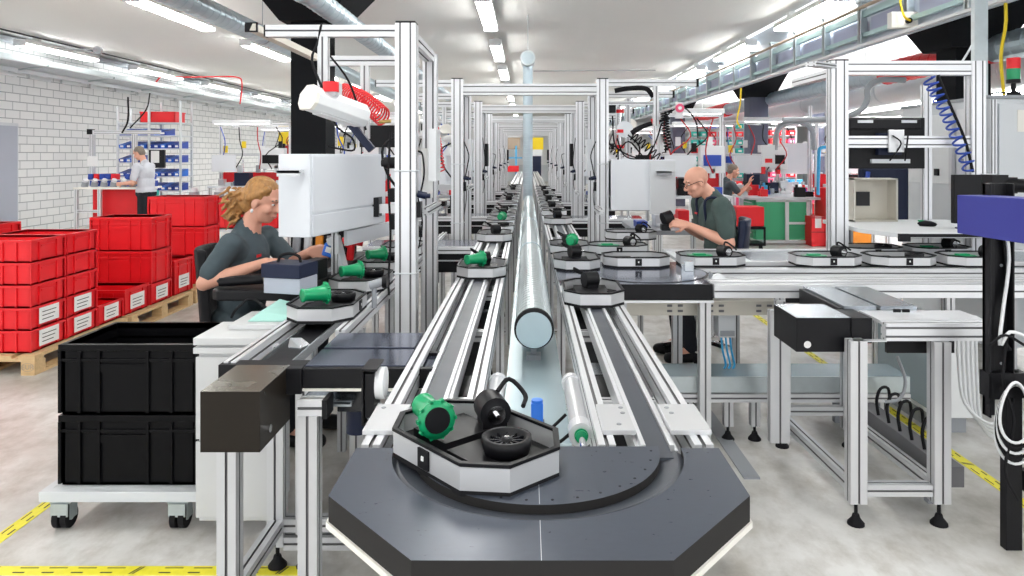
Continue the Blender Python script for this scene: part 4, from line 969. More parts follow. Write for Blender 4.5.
r=thing('black_monitor','large black monitor seen from behind on the right station crossbar','monitor',(2.62,5.3,1.5))
MB().box(2.375,2.925,5.29,5.33,1.50,1.875).box(2.365,2.885,5.27,5.29,1.79,1.865).build('case','black',r,bevel=.006)
MB().box(2.42,2.53,5.262,5.27,1.835,1.855).box(2.74,2.85,5.262,5.27,1.835,1.855).build('vent','lightgrey',r)
MB().box(2.59,2.70,5.15,5.17,1.62,1.78).build('vesa_plate','alu',r,bevel=.003); MB().box(2.56,2.73,5.24,5.29,1.60,1.76).build('mount_block','navy',r)
MB().tube([(2.61,5.14,1.74),(2.66,5.12,1.68),(2.62,5.2,1.56)],.006,n=6).tube([(2.72,5.14,1.74),(2.70,5.12,1.66),(2.73,5.2,1.56)],.006,n=6).build('cable','rubber',r)
MB().box(2.52,2.80,5.26,5.29,1.54,1.57).build('connector_row','lightgrey',r)
r=thing('white_desk','white desk top over the back row of trays at the right station','desk',(2.8,5.2,.95))
MB().prism([(2.36,5.75),(2.33,5.05),(2.45,4.72),(3.35,4.72),(3.35,5.75)],1.055,1.085).build('desk_top','white',r,bevel=.003)
MB().box(2.45,3.35,4.712,4.72,1.062,1.083).build('front_edge','black',r); MB().box(2.43,2.50,4.69,4.72,1.035,1.085).build('corner_clip','black',r)
for x in (2.5,3.25): MB().prof((x,5.6,.0),(x,5.6,1.05),.05,.05).build('leg',['alu','slot'],r)
MB().prof((2.55,4.95,1.04),(3.2,4.95,1.04),.04,.02).build('under_beam',['black','slot'],r)
r=thing('mouse','black computer mouse with green side on the white desk','mouse',(2.9,5.15,1.085))
MB().lathe((2.83,5.22,1.105),(1,-.25,-.05),[(0,.002),(.015,.018),(.05,.026),(.09,.022),(.12,.012),(.13,.002)],n=12).build('shell','black',r); MB().box(2.84,2.88,5.205,5.235,1.118,1.128).build('side_button','green',r)
r=thing('small_screen','black flat screen standing on the white desk beside the coiled blue hose','monitor',(3.05,5.0,1.085))
MB().box(2.93,3.16,4.94,4.98,1.13,1.465).build('case','black',r,bevel=.004); MB().box(3.0,3.1,4.92,5.05,1.0855,1.095).box(3.03,3.07,4.95,4.97,1.09,1.15).build('stand','black',r)
MB().box(3.165,3.26,5.0,5.03,1.36,1.47).build('side_label_plate','lightgrey',r)
r=thing('air_hose','dark blue coiled air hose hanging from the right station frame','hose',(3.0,5.1,2.1),'coiled air hoses')
coil(MB(),at(928,78,5.1),at(970,170,5.1),.042,.008,13).build('coil','blue',r)
tag(MB().tube([at(938,75,5.08),at(950,105,5.06),at(965,140,5.06),at(973,172,5.08)],.010,n=6).build('black_hose','rubber'),'straight black hose hanging beside the blue coiled hose','hose')
r=thing('grey_funnel_box','grey open box with small dark square, on the desk behind the mouse','box',(2.75,5.5,1.085))
mb=MB(); x0,x1,y0,y1,z0,z1=2.52,2.86,5.55,5.70,1.086,1.42
mb.box(x0,x1,y1-.01,y1,z0,z1).box(x0,x0+.012,y0,y1,z0,z1).box(x1-.012,x1,y0,y1,z0,z1).box(x0,x1,y0,y1,z1-.012,z1).box(x0,x1,y0,y1,z0,z0+.01).build('box_shell','beige',r); MB().box(2.60,2.70,5.67,5.69,1.2,1.31).build('dark_square','ink',r)
r=thing('operator_chair','dark blue high-back chair behind the right station monitor','chair',(3.1,6.3,0))
MB().box(2.92,3.35,6.30,6.38,1.0,1.50).build('backrest','navy',r,bevel=.03); MB().box(2.92,3.36,5.9,6.32,.62,.70).build('seat','navy',r,bevel=.02)
MB().cyl((3.14,6.1,.08),(3.14,6.1,.62),.03,n=12).build('column','chrome',r); MB().tube([(2.98,6.29,1.45),(2.94,6.24,1.25),(3.02,6.2,1.1)],.02,n=8).build('cable_arm','blue',r)
for i in range(5):
    a=i*2*PI/5; l=MB().bar((3.14,6.1,.10),(3.14+.28*math.cos(a),6.1+.28*math.sin(a),.08),.04,.03).build('leg','chrome',r); MB().cyl((3.12+.29*math.cos(a),6.1+.29*math.sin(a),.03),(3.16+.29*math.cos(a),6.1+.29*math.sin(a),.03),.03,n=12).build('castor','rubber',l)

# ---- grey control cabinet with signal tower
r=thing('control_cabinet','grey electrical control cabinet with switches on its side at the right edge','control cabinet',(3.75,6.2,0))
MB().box(3.60,3.93,5.6,6.9,.1,2.04).build('body','lightgrey',r,bevel=.004); MB().box(3.585,3.95,5.58,6.92,2.04,2.065).build('roof','midgrey',r)
MB().box(3.66,3.93,5.58,5.6,.12,2.0).build('front_door','lightgrey',r,bevel=.004); MB().prof((3.62,5.585,.1),(3.62,5.585,2.03),.03,.03).build('corner_profile',['alu_bright','slot'],r)
MB().box(3.80,3.88,5.575,5.58,1.78,1.95).build('notice','cream',r)
MB().box(3.592,3.60,5.68,6.02,1.35,1.98).build('side_panel','alu_bright',r,bevel=.002); MB().box(3.592,3.60,6.1,6.82,1.35,1.95).build('side_panel','white',r,bevel=.002)
for y,z,m_,s in ((5.78,1.86,'black',.03),(5.9,1.72,'brass',.025),(5.80,1.60,'black',.04),(5.92,1.55,'midgrey',.02),(6.3,1.45,'black',.03),(6.5,1.45,'midgrey',.025),(6.55,1.85,'red',.015),(6.3,1.7,'midgrey',.02)):
    MB().box(3.575,3.592,y-s,y+s,z-s,z+s).build('switch',m_,r,bevel=.002)
MB().cyl((3.592,5.76,1.42),(3.58,5.76,1.42),.045,n=18).build('emergency_plate','yellow',r); MB().cyl((3.58,5.76,1.42),(3.55,5.76,1.42),.028,n=16).build('emergency_button','red',r)
MB().box(3.56,3.592,5.64,5.66,1.3,1.98).build('frame_strip','alu',r); MB().box(3.56,3.592,6.04,6.08,1.3,1.98).build('frame_strip','alu',r)
r=thing('signal_tower','signal lamp with red over green segment on top of the grey control cabinet','signal lamp',(3.86,5.7,2.065))
c=(3.865,5.72)
MB().cyl((*c,2.066),(*c,2.10),.05,n=18).cyl((*c,2.10),(*c,2.17),.018,n=12).cyl((*c,2.17),(*c,2.20),.05,n=20).build('base','black',r)
MB().cyl((*c,2.20),(*c,2.285),.048,n=20).build('green_segment','green',r); MB().cyl((*c,2.285),(*c,2.37),.048,n=20).build('red_segment','red',r)
MB().tube([(3.86,5.67,2.10),(3.75,5.62,2.085),(3.66,5.6,2.085),(3.6,5.6,2.07)],.007,n=6).build('cable','rubber',r)
tag(MB().box(3.70,3.81,5.95,6.0,2.066,3.9).build('steel_upright','galv'),'tall galvanised upright behind the grey control cabinet','post')
tag(MB().tube([at(1003,-30,6.3),at(1006,20,6.3),at(1001,55,6.3),at(1004,97,6.3)],.014,n=8).build('yellow_cable','yellow'),'thick yellow cable hanging down at the top right','cable')
tag(MB().tube([at(988,-20,6.2),at(983,20,6.2),at(972,45,6.2),at(962,62,6.2)],.009,n=6).build('grey_cable','lightgrey'),'thin grey cable crossing in front of the right column top','cable')
r=thing('distribution_box','cream distribution box with yellow cable fixed to the girder','electric box',at(905,20,7.2))
p=at(905,21,7.6);MB().box(p.x-.14,p.x+.14,p.y,p.y+.1,p.z-.07,p.z+.10).build('case','cream',r,bevel=.005); MB().cyl((p.x+.03,p.y-.04,p.z),(p.x+.03,p.y,p.z),.03,n=12).build('socket','black',r)
MB().tube([(p.x+.03,p.y-.04,p.z),(p.x-.06,p.y-.1,p.z+.03),(p.x-.08,p.y-.06,p.z+.2),(p.x-.02,p.y-.05,p.z+.3)],.012,n=6).build('plug_cable','yellow',r)

# ---- right-hand repeated hanging cabinets, desks, lamps (stations along the lines)
rr,a,b,q=hang_cab('white hanging cabinet in front of the seated man in the grey-green shirt',(.715,6.12),math.radians(0),.20,-.55,1.13,1.56)
MB().box(1.085,1.21,6.02,6.07,1.45,1.465).box(1.085,1.21,6.02,6.026,1.43,1.465).build('bracket_lip','midgrey',rr)
r=thing('steel_bin','pale blue grey side sheet beside the man\'s hanging cabinet','sheet',(1.15,6.2,1.15))
MB().box(1.04,1.25,6.07,6.11,1.10,1.55).build('sheet','lightgrey',r,bevel=.003)
for k in range(1,4):
    Y=6.4+2.7*(k-1)
    hang_cab(f'white hanging cabinet at the left side of the lines, {["second","third","fourth"][k-1]} from the camera',(-1.0,Y-.27),math.radians(10),.75,.17,1.18,1.60)
    if k>1: hang_cab(f'white hanging cabinet at the right side of the lines, {["","second","third"][k-1]} from the camera',(.80,Y-.3),0,.2,-.5,1.14,1.57)
    for s in (-1,1):
        x0,x1=(-1.6,-1.06) if s<0 else (.95,1.7)
        r=thing('work_desk',f'work desk at the {"left" if s<0 else "right"} side of the lines, {["second","third","fourth"][k-1]} station','desk',((x0+x1)/2,Y+.3,0),'station desks')
        MB().box(x0,x1,Y-.1,Y+.8,.90,.94).build('desk_top','midgrey',r,bevel=.004)
        for x in (x0+.05,x1-.05):
            for y in (Y-.05,Y+.75): MB().prof((x,y,0),(x,y,.90),.045,.045).build('leg',['alu','slot'],r)
        for j,(m_,nm) in enumerate((('blue','blue parts bin'),('lightgrey','grey parts box'),('red','red parts bin'),('black','black device'))):
            bx=x0+.04+j*(x1-x0)/4
            o=MB().box(bx,bx+.10,Y+.1+.1*(j%2),Y+.3+.1*(j%2),.941,1.0+.05*(j%3)).box(bx+.01,bx+.09,Y+.08+.1*(j%2),Y+.1+.1*(j%2),.941,.97).build(nm.replace(' ','_'),m_,bevel=.004)
            tag(o,f'small {nm} on the {"left" if s<0 else "right"} desk of the {["second","third","fourth"][k-1]} station','box','small boxes on the station desks')
        if k>1 or s<0: lamp(f'slanted white work lamp over the {"left" if s<0 else "right"} desk, {["second","third","fourth"][k-1]} station',(s*1.0,Y-.2,1.92) if s<0 else (1.25,Y-.35,1.98),(s*1.35,Y+.35,1.87) if s<0 else (1.35,Y+.4,1.98))
        if k<3:
            r=thing('air_hose',f'coiled {"red" if s<0 else "dark"} air hose at the {"left" if s<0 else "right"} side of station {["two","three"][k-1]}','hose',(s*.95,Y,1.5),'coiled air hoses')
            coil(MB(),(s*.85,Y+.2,1.85),(s*.78 if s<0 else 1.3,Y+.1,1.45),.04,.006,14).build('coil','red_hose' if s<0 else 'rubber',r)
# clutter on the man's frame
r=thing('dispenser_unit','tool head with red rings and looping black cables above the man\'s cabinet','tool head',(.85,6.5,1.6))
MB().cyl((.84,6.5,1.56),(.84,6.5,2.06),.012,n=8).build('rod','chrome',r); MB().box(.74,.80,6.48,6.54,1.98,2.08).build('motor_block','black',r,bevel=.003)
for z in (1.80,1.98,1.66): MB().cyl((.84,6.5,z),(.84,6.5,z+.03),.035,n=14).build('red_ring','red',r)
MB().cyl((.88,6.48,1.83),(.88,6.50,1.83),.075,n=24).build('clear_disc','clear',r)
MB().tube([(.94,6.5,1.80),(1.05,6.48,1.86),(1.18,6.46,1.90)],.028,n=10,taper=.018).tube([(1.18,6.46,1.90),(1.28,6.46,1.93)],.012,n=8).build('screw_gun','black',r); MB().cyl((1.12,6.46,1.89),(1.18,6.45,1.91),.034,n=12).build('gun_collar','red',r)
for P in ([(.8,6.4,1.75),(.86,6.4,1.60),(.98,6.42,1.57),(1.0,6.42,1.68),(.9,6.42,1.78)],[(.76,6.4,1.95),(.78,6.4,1.7),(.9,6.4,1.6),(1.05,6.4,1.58),(1.14,6.42,1.7),(1.2,6.42,1.88)],[(.8,6.4,1.62),(.9,6.38,1.72),(1.02,6.4,1.60)],[(1.2,6.4,1.9),(1.3,6.4,2.0),(1.4,6.4,2.02),(1.5,6.4,1.9),(1.52,6.4,1.75)]):
    MB().tube(P,.007,n=6).build('cable','rubber',r)
tag(MB().tube([(.78,6.4,2.17),(.9,6.38,2.19),(1.05,6.38,2.19),(1.12,6.4,2.12)],.022,n=8).build('cable_bundle','rubber'),'thick black cable bundle tied under the top beam of the man\'s frame','cable')
r=thing('pink_gauge','round pink dial gauge hanging right of the man\'s frame','gauge',(1.45,6.3,1.95))
p=at(680,108,6.3);MB().cyl(p,p+Vector((0,.02,0)),.038,n=20).build('dial','pink',r); MB().box(p.x-.035,p.x+.035,p.y+.02,p.y+.05,p.z-.09,p.z+.05).build('mount_plate','white',r,bevel=.004); MB().cyl(p-Vector((0,.004,0)),p,.016,n=14).build('dial_centre','white',r)
tag(coil(MB(),at(664,112,6.3),at(668,150,6.3),.03,.006,14).build('coiled_hose','rubber'),'small black coiled cord hanging right of the man\'s cabinet','cord')
r=thing('suspended_lamp_tube','beige suspended lamp beam running back left of the black column','lamp',(-2,5,2.6))
MB().bar(at(251,27,5.2),at(316,58,6.25),.07,.05).build('beam_body','beige',r); MB().bar(at(251,27,5.2),at(252,27.5,5.22),.09,.07).build('end_cap','black',r)
# ================================================================ left background
# work bench at the brick wall
r=thing('wall_workbench','white-framed workbench with red panels by the brick wall, standing man at it','workbench',(-7.8,13.6,0))
MB().box(-8.45,-7.15,13.4,14.1,.96,1.0).build('bench_top','cream',r)
for x in (-8.42,-7.98): MB().prof((x,13.45,0),(x,13.45,.96),.06,.06).build('leg',['alu_bright','slot'],r)
MB().prof((-8.42,13.45,.55),(-7.98,13.45,.55),.05,.05).build('stretcher',['alu_bright','slot'],r)
MB().box(-8.2,-7.3,13.6,13.65,.25,.95).build('red_panel','red',r)
MB().prof((-8.42,13.95,1.0),(-8.42,13.95,2.07),.08,.08).prof((-7.6,13.95,1.0),(-7.6,13.95,2.0),.08,.08).build('upright',['alu_bright','slot'],r)
MB().prof((-8.45,13.95,2.04),(-7.1,13.95,2.04),.06,.08).build('top_beam',['alu_bright','slot'],r); MB().box(-8.5,-8.4,13.9,14.0,2.0,2.1).build('corner_cap','black',r)
MB().box(-8.48,-8.28,13.88,13.90,1.38,1.58).build('paper_sheet','paper',r)
MB().box(-7.3,-7.0,13.9,13.95,1.35,1.7).build('notice_board','black',r); MB().box(-7.25,-7.1,13.88,13.9,1.45,1.68).build('paper_sheet','paper',r)
for i in range(7):
    x=-8.3+i*.18
    r=thing('metal_casting',f'small silver and black pump casting on the wall bench, {["first","second","third","fourth","fifth","sixth","seventh"][i]} from the left','machine part',(x,13.5,1.0),'castings in a row on the wall bench')
    MB().cyl((x,13.5,1.0),(x+.02,13.5,1.09),.06,n=12).build('body','midgrey',r); MB().cyl((x+.01,13.5,1.09),(x+.04,13.48,1.14),.045,n=12).build('top_part','alu_bright',r)
cols=['blue','blue','yellow','red','green','blue']
for i in range(10):
    x=-8.35+i*.11+(.15 if i>4 else 0)
    for j in range(2):
        tag(MB().box(x,x+.09,13.75-.06*j,13.9-.06*j,1.001+j*.13,1.11+j*.13).box(x+.01,x+.08,13.73-.06*j,13.75-.06*j,1.001+j*.13,1.06+j*.13).build('parts_bin',['blue',cols[(i*2+j)%6]][j],bevel=.003),f'small {"blue" if j==0 else ["blue","blue","yellow","red","green","blue"][(i*2+j)%6]} parts bin at the back of the wall bench','parts bin','parts bins on the wall bench')
# shelf of blue bins
r=thing('bin_shelf','grey steel shelf full of blue parts bins behind the standing man','shelf',(-7.5,15,0))
for x in (-8.5,-7.85,-7.2):
    for y in (14.9,15.4): MB().box(x,x+.04,y,y+.04,0,2.72 if x>-8.2 else 2.6).build('upright','lightgrey',r)
zs=[.55,.84,1.13,1.42,1.71,1.98,2.25]
for z in zs: MB().box(-8.5,-7.16,14.9,15.44,z,z+.025).build('shelf_board','lightgrey',r)
n=0
for zi,z in enumerate(zs[:-1]):
    for i in range(9):
        x=-8.45+i*.142
        if abs(x+7.85)<.03: x+=.04
        if zi>4 and i>6: continue
        m_=['blue','blue_bright','blue'][(i+zi)%3]
        o=MB(); h=.15
        vs=[(x,14.93,z+.026),(x+.12,14.93,z+.026),(x+.12,15.3,z+.026),(x,15.3,z+.026),(x,14.90,z+.10),(x+.12,14.90,z+.10),(x+.12,15.3,z+.18),(x,15.3,z+.18)]
        o.add(vs,[(0,3,2,1),(4,5,6,7),(0,1,5,4),(1,2,6,5),(2,3,7,6),(3,0,4,7)]); o.box(x+.03,x+.09,14.90,14.912,z+.05,z+.09,1)
        tag(o.build('parts_bin',[m_,'paper']),f'blue parts bin on the tall grey shelf, {["lowest","second","third","fourth","fifth","top"][zi]} board','parts bin','blue bins on the tall shelf')
crate('red_crate','red crate standing on top of the tall blue bin shelf',-8.05,-7.3,14.95,15.4,2.276,2.5,'red','red crates in the background',ribs=False)
r=thing('green_cart','dark green panel standing below the wall bench behind the man','panel',(-7.1,13.9,0)); MB().box(-7.28,-7.0,13.6,13.7,0,.93).build('panel','teal',r,bevel=.003)
# workstations further left-back
def station(X,Y,lab,red_=True,seedn=0,lampz=2.35,w=1.6,bench=True):
    rnd=random.Random(seedn)
    r=thing('assembly_station',lab,'workstation',(X,Y,0),'assembly stations in the background')
    if bench: MB().box(X,X+w,Y,Y+.7,.90,.94).build('bench_top','lightgrey',r)
    MB().box(X+w*.62,X+w*.95,Y+.3,Y+.5,1.3,1.75).build('machine_head','white',r,bevel=.01); MB().box(X+w*.66,X+w*.9,Y+.28,Y+.3,1.42,1.6).build('display',rnd.choice(['black','red','blue']),r)
    MB().box(X+w*.3,X+w*.5,Y+.2,Y+.45,.94,1.22).build('fixture_block',rnd.choice(['black','midgrey','navy']),r,bevel=.01); MB().cyl((X+w*.4,Y+.3,1.22),(X+w*.4,Y+.3,1.5),.02,n=8).build('fixture_rod','chrome',r)
    for x in (X+.04,X+w-.04): MB().prof((x,Y+.6,0 if bench else .845),(x,Y+.6,2.3),.06,.06).build('post',['alu_bright','slot'],r); bench and MB().prof((x,Y+.05,0),(x,Y+.05,.9),.06,.06).build('leg',['alu_bright','slot'],r)
    MB().prof((X,Y+.6,2.27),(X+w,Y+.6,2.27),.06,.06).build('top_beam',['alu_bright','slot'],r); MB().prof((X,Y+.6,1.6),(X+w,Y+.6,1.6),.05,.05).build('middle_beam',['alu_bright','slot'],r)
    MB().prof((X+w*.4,Y+.6,2.25),(X+w*.4,Y-.2,2.2),.05,.05).build('arm',['alu_bright','slot'],r)
    MB().box(X+.2,X+w-.2,Y-.22,Y-.08,lampz-.10,lampz-.02).build('lamp_housing','white',r,bevel=.01); MB().box(X+.25,X+w-.25,Y-.20,Y-.10,lampz-.11,lampz-.10).build('lamp_panel','tube_light_soft',r)
    for i in range(4):
        x=X+.15+i*(w-.4)/3; c=MB().tube([(x,Y+.3,2.2),(x+rnd.uniform(-.2,.2),Y+.2,1.9),(x+rnd.uniform(-.2,.2),Y+.2,1.6),(x+rnd.uniform(-.1,.1),Y+.3,1.3)],.012,n=5).build('cable',rnd.choice(['rubber','rubber','red_dark','blue']),r)
        MB().box(x-.04,x+.04,Y+.3,Y+.38,1.22,1.38).build('tool_head',rnd.choice(['black','midgrey','red','lightgrey']),r,bevel=.005)
        MB().box(x-.03,x+.05,Y+.52,Y+.57,1.65+.1*(i%2),1.8+.1*(i%2)).build('control_box',rnd.choice(['white','black','lightgrey','yellow']),r)
    MB().box(X+.1,X+.6,Y-.02,Y+.02,1.25,1.6).build('white_panel','cabinet_white',r)
    if red_: MB().box(X,X+w,Y+.66,Y+.68,.95,1.22).build('red_back_panel','red',r)
    for i in range(8):
        x=X+.1+i*(w-.2)/8; h=rnd.uniform(.05,.14)
        MB().box(x,x+.12,Y+.15+rnd.random()*.2,Y+.45,.94,.94+h).build('bench_item',rnd.choice(['black','midgrey','blue','lightgrey','alu','steel']),r,bevel=.006)
station(-6.75,15.2,'assembly station with white panel right of the tall blue bin shelf',seedn=1)
station(-5.6,16.6,'assembly station with red back panel behind the farthest red crate stack',seedn=2)
station(-5.3,19.5,'assembly station far behind, left of the woman, with long lamp',seedn=3)
station(-4.5,14.0,'assembly station between the woman and the brick wall, white lamp above',seedn=4)
station(-3.6,11.2,'assembly station directly behind the near white hanging cabinet',seedn=5,red_=True)
for i in range(4):
    crate('red_crate',f'long red crate in the row behind the seated woman, {["leftmost","second from left","third from left","rightmost"][i]}',-4.9+i*.75,-4.2+i*.75,10.3,10.8,.55,.98,'red','red crates in the background',ribs=True)
r=thing('low_rack','low grey rack carrying the row of red crates behind the woman','rack',(-3.4,10.5,0))
MB().box(-4.95,-1.9,10.25,10.85,.50,.54).build('rack_board','lightgrey',r)
for x in (-4.9,-3.4,-1.95): MB().prof((x,10.3,0),(x,10.3,.5),.05,.05).build('leg',['alu','slot'],r)
for i in range(8):
    x=-4.85+i*.36; r=thing('metal_casting',f'small silver casting on the red crate row behind the woman, number {["one","two","three","four","five","six","seven","eight"][i]} from left','machine part',(x,10.5,.98),'castings on the red crates')
    MB().cyl((x,10.5,.985),(x,10.5,1.06),.07,n=12).build('body','midgrey',r); MB().cyl((x,10.5,1.06),(x,10.5,1.12),.05,n=12).build('top_part','alu_bright',r)
r=thing('yellow_board','yellow board with dark red panel below, far behind the black column at left','board',(-7,21,1))
MB().box(-7.25,-6.6,21,21.06,1.9,2.45).build('yellow_panel','yellow',r); MB().box(-7.1,-6.5,21,21.1,0,1.88).build('dark_red_panel','red_dark',r)
tag(MB().tube([at(156,82,13.5),at(162,76,13.5),at(170,77,13.5),at(200,77,14),at(236,77,15),at(242,84,15.2),at(240,104,15.4)],.014,n=6).build('red_air_pipe','red_hose'),'thin red air pipe running along and down from the ceiling at left','pipe')
tag(MB().tube([at(128,97,13.2),at(128,120,13.2),at(122,133,13.2)],.015,n=6).tube([at(150,93,13.2),at(146,110,13.2),at(130,128,13.2)],.012,n=6).build('hanging_cable','rubber'),'dark cable dropping along the brick wall left of the blue bin shelf','cable')
r=thing('ceiling_socket_reel','small black cable reel under the ceiling at upper left','cable reel',at(97,50,9))
p=at(97,50,9);MB().cyl(p,p+Vector((0,.05,0)),.05,n=16).build('reel','midgrey',r); MB().cyl(p+Vector((-.5,0,.02)),p,.008,n=6).build('thin_rod','midgrey',r)
# ================================================================ far end of the hall
r=thing('far_yellow_rack','yellow rack and dark door at the far end of the hall behind the pipe','rack',(.8,33,0))
MB().box(.25,.75,33,33.1,1.85,2.4).box(.2,1.4,33,33.1,2.85,3.0).box(.2,.8,33,33.1,2.5,2.56).build('yellow_panel','yellow',r); MB().box(.25,.65,33,33.1,0,1.55).build('dark_panel','navy',r); MB().box(.2,.7,33,33.15,1.58,1.84).build('white_panel','white',r)
r=thing('far_shelf','brown and white boxes on a blue-framed shelf at the far end of the hall','shelf',(-.6,31,0))
MB().box(-.9,-.3,31,31.3,1.85,2.35).build('brown_box','brownish',r); MB().box(-.9,-.3,31,31.3,2.37,2.55).build('white_box','white',r); MB().box(-.85,-.35,30.8,31.0,.88,1.14).build('red_box','red',r)
for x in (-1.0,-.5): MB().box(x,x+.06,30.9,31,0,2.0).build('blue_upright','skyblue',r)
MB().box(-1,-.2,30.9,31,1.45,1.5).build('blue_rail','skyblue',r)
tag(MB().box(-1.3,-.9,30.5,30.9,0,.45).build('red_box','red'),'small red box on the floor at the far end left of the pipe','box')
tag(MB().box(-9.9,15.9,43.6,43.9,0,1.0).build('far_low_partition','lightgrey'),'low pale partition along the far wall','partition')

# ================================================================ right background
# green drawer bench
r=thing('green_bench','green drawer cabinet with white frame and worktop right of the second seated man','workbench',(4.7,13,0))
MB().box(4.10,5.05,12.9,13.5,.08,.78).build('cabinet_body','green_cab',r,bevel=.004)
for i in range(5): 
    d_=MB().box(4.06,4.10,12.92,13.5,.10+i*.135,.225+i*.135).build('drawer','green_cab',r,bevel=.003); MB().box(4.04,4.06,13.0,13.42,.19+i*.135,.205+i*.135).build('drawer_handle','lightgrey',d_)
MB().box(4.62,4.68,12.86,12.9,.05,.80).box(4.10,5.05,12.86,12.9,.76,.80).box(5.0,5.06,12.86,12.9,.0,.80).box(4.2,5.06,12.86,12.9,.02,.07).box(4.68,5.0,12.86,12.9,.36,.40).build('white_frame','white',r)
MB().prism([(3.95,12.8),(5.3,12.8),(5.5,15.2),(4.0,15.2)],.80,.84).build('worktop','lightgrey',r)
for x,y in ((4.1,15.0),(5.3,15.0)): MB().prof((x,y,0),(x,y,.80),.05,.05).build('leg',['alu','slot'],r)
rnd=random.Random(5)
for i in range(26):
    x=4.15+rnd.random()*1.1; y=13.0+i*.08; h=rnd.uniform(.05,.22); m_=rnd.choice(['black','navy','blue','red','lightgrey','white','skyblue','midgrey'])
    o=MB().box(x,x+rnd.uniform(.08,.22),y,y+.07,.841,.841+h).box(x+.02,x+.06,y,y+.05,.841+h,.841+h+.05).build('bench_item',m_,bevel=.006)
    tag(o,f'small {dict(black="black",navy="dark blue",blue="blue",red="red",lightgrey="grey",white="white",skyblue="light blue",midgrey="dark grey")[m_]} item on the green bench worktop','tool','items on the green bench')
# red cart
r=thing('red_cart','red box on a black wheeled cart behind the seated man on the right','cart',(3.6,12.5,0))
MB().box(3.47,3.92,11.9,12.3,.42,.74).build('red_box','red',r,bevel=.005); MB().box(3.45,3.94,11.88,12.32,.10,.14).box(3.45,3.94,11.88,12.32,.37,.41).build('black_tray','black',r)
for x in (3.45,3.91): MB().box(x,x+.03,11.88,11.91,.14,.4).build('post','black',r)
for x in (3.52,3.88): MB().cyl((x-.02,11.95,.05),(x+.02,11.95,.05),.05,n=14).build('wheel','rubber',r)
for i,(x0,x1,z,y) in enumerate(((4.98,5.22,.52,12.6),(5.22,5.55,1.02,12.55))):
    r=thing('red_crate',f'upright red crate with white label, {"shorter" if i==0 else "taller"} one beside the green bench','crate',((x0+x1)/2,y,0),'red crates in the background')
    MB().box(x0,x1,y,y+.5,0,z).build('body','red',r,bevel=.006); MB().box(x0+.06,x0+.17,y-.004,y,z*.62,z*.62+.2).build('paper_label','paper',r)
    b_=MB()
    for zz in [.25*j for j in range(1,int(z/.25)+1)]: b_.box(x0-.005,x1+.005,y-.006,y,zz-.01,zz+.01)
    b_.build('rim','red_dark',r)
r=thing('orange_cabinet','orange cabinet with white diagonal strut behind the right station post','cabinet',(5.8,12.6,0))
MB().box(5.58,5.98,12.5,13,0,1.02).build('body','orange',r,bevel=.004); MB().bar((5.75,12.48,.45),(5.97,12.48,1.0),.02,.05).build('strut','white',r)
# small bin shelves
def bins(X,Y,nx,nz,z0,lab,grp,cs):
    r=thing('bin_shelf',lab,'shelf',(X,Y,0),'bin shelves in the annex')
    for x in (X,X+nx*.24/2,X+nx*.24): MB().box(x-.02,x+.02,Y,Y+.04,0,z0+nz*.22).build('upright','lightgrey',r)
    for j in range(nz+1): MB().box(X,X+nx*.24,Y,Y+.4,z0+j*.22,z0+j*.22+.02).build('shelf_board','lightgrey',r)
    k=0
    for j in range(nz):
        for i in range(nx):
            m_=cs[(i//2+j*2)%len(cs)];x=X+.03+i*.24; z=z0+j*.22+.021
            o=MB().box(x,x+.19,Y-.02,Y+.3,z,z+.13).box(x+.05,x+.14,Y-.03,Y-.02,z+.03,z+.08,1).build('parts_bin',[m_,'paper'],bevel=.004)
            tag(o,f'{dict(red="red",teal="teal",pink="pink",blue="blue",navy="dark blue")[m_]} parts bin with white label on the {grp}','parts bin','bins on the '+grp)
bins(4.35,19.2,6,8,.75,'small steel shelf of red, teal and blue bins behind the second seated man','mixed colour bin shelf',['teal','red','red','blue','teal','pink'])
bins(5.9,19.0,5,6,1.0,'steel shelf of red and pink bins right of the mixed colour bin shelf','red bin shelf',['red','pink','red'])
# annex work stations
for i,(x,y) in enumerate(((3.0,16.0),(5.6,15.6),(6.3,12.6),(8.4,14.5),(7.6,10.6),(9.6,12.2),(5.3,22.5),(8.2,19.0),(1.6,18.2),(2.6,21.5))):
    station(x,y,f'assembly station in the annex on the right, {["left of the second seated man","behind the green bench","right of the orange cabinet","deep behind the orange cabinet","behind the black station monitor","at far right behind the chair","behind the bin shelves","far behind the white panel","between the right posts and the bin shelf","far behind the right posts"][i]}',red_=i%2==0,seedn=20+i,w=1.8)
for i in range(30):
    x=5.4+rnd.random()*2.2; y=16.5+i*.2; h=rnd.uniform(.2,.45); m_=rnd.choice(['red','blue','white','navy','pink','lightgrey','red','skyblue'])
    r_=MB().box(x,x+rnd.uniform(.2,.5),y,y+.3,0,h*2.2).box(x+.02,x+.15,y-.02,y,h*.6,h*1.2).build('storage_box',m_,bevel=.01)
    tag(r_,f'{dict(black="black",navy="dark blue",blue="blue",red="red",lightgrey="grey",white="white",skyblue="light blue",pink="pink")[m_]} storage box standing on the annex floor','box','storage boxes in the annex')
r=thing('pegboard','white tool panel with red and blue marks hanging behind the second seated man','panel',(3.95,12.4,1.5))
p=at(768,158,12.2);MB().box(p.x-.1,p.x+.12,p.y,p.y+.05,p.z-.15,p.z+.22).build('panel','white',r,bevel=.004); MB().box(p.x-.05,p.x+.07,p.y-.01,p.y,p.z-.08,p.z-.01).build('red_mark','red',r)
r=thing('blue_tube_frame','light blue bent tube frame left of the right station post','tube frame',(5.0,12.4,0))
MB().tube([at(818,195,12.4),at(819,155,12.4),at(821,148,12.4),at(832,147,12.4)],.03,n=8).build('tube','skyblue',r)
r=thing('white_cloth_rack','white sheet panel on tall posts behind the green bench','panel',at(795,158,14.5))
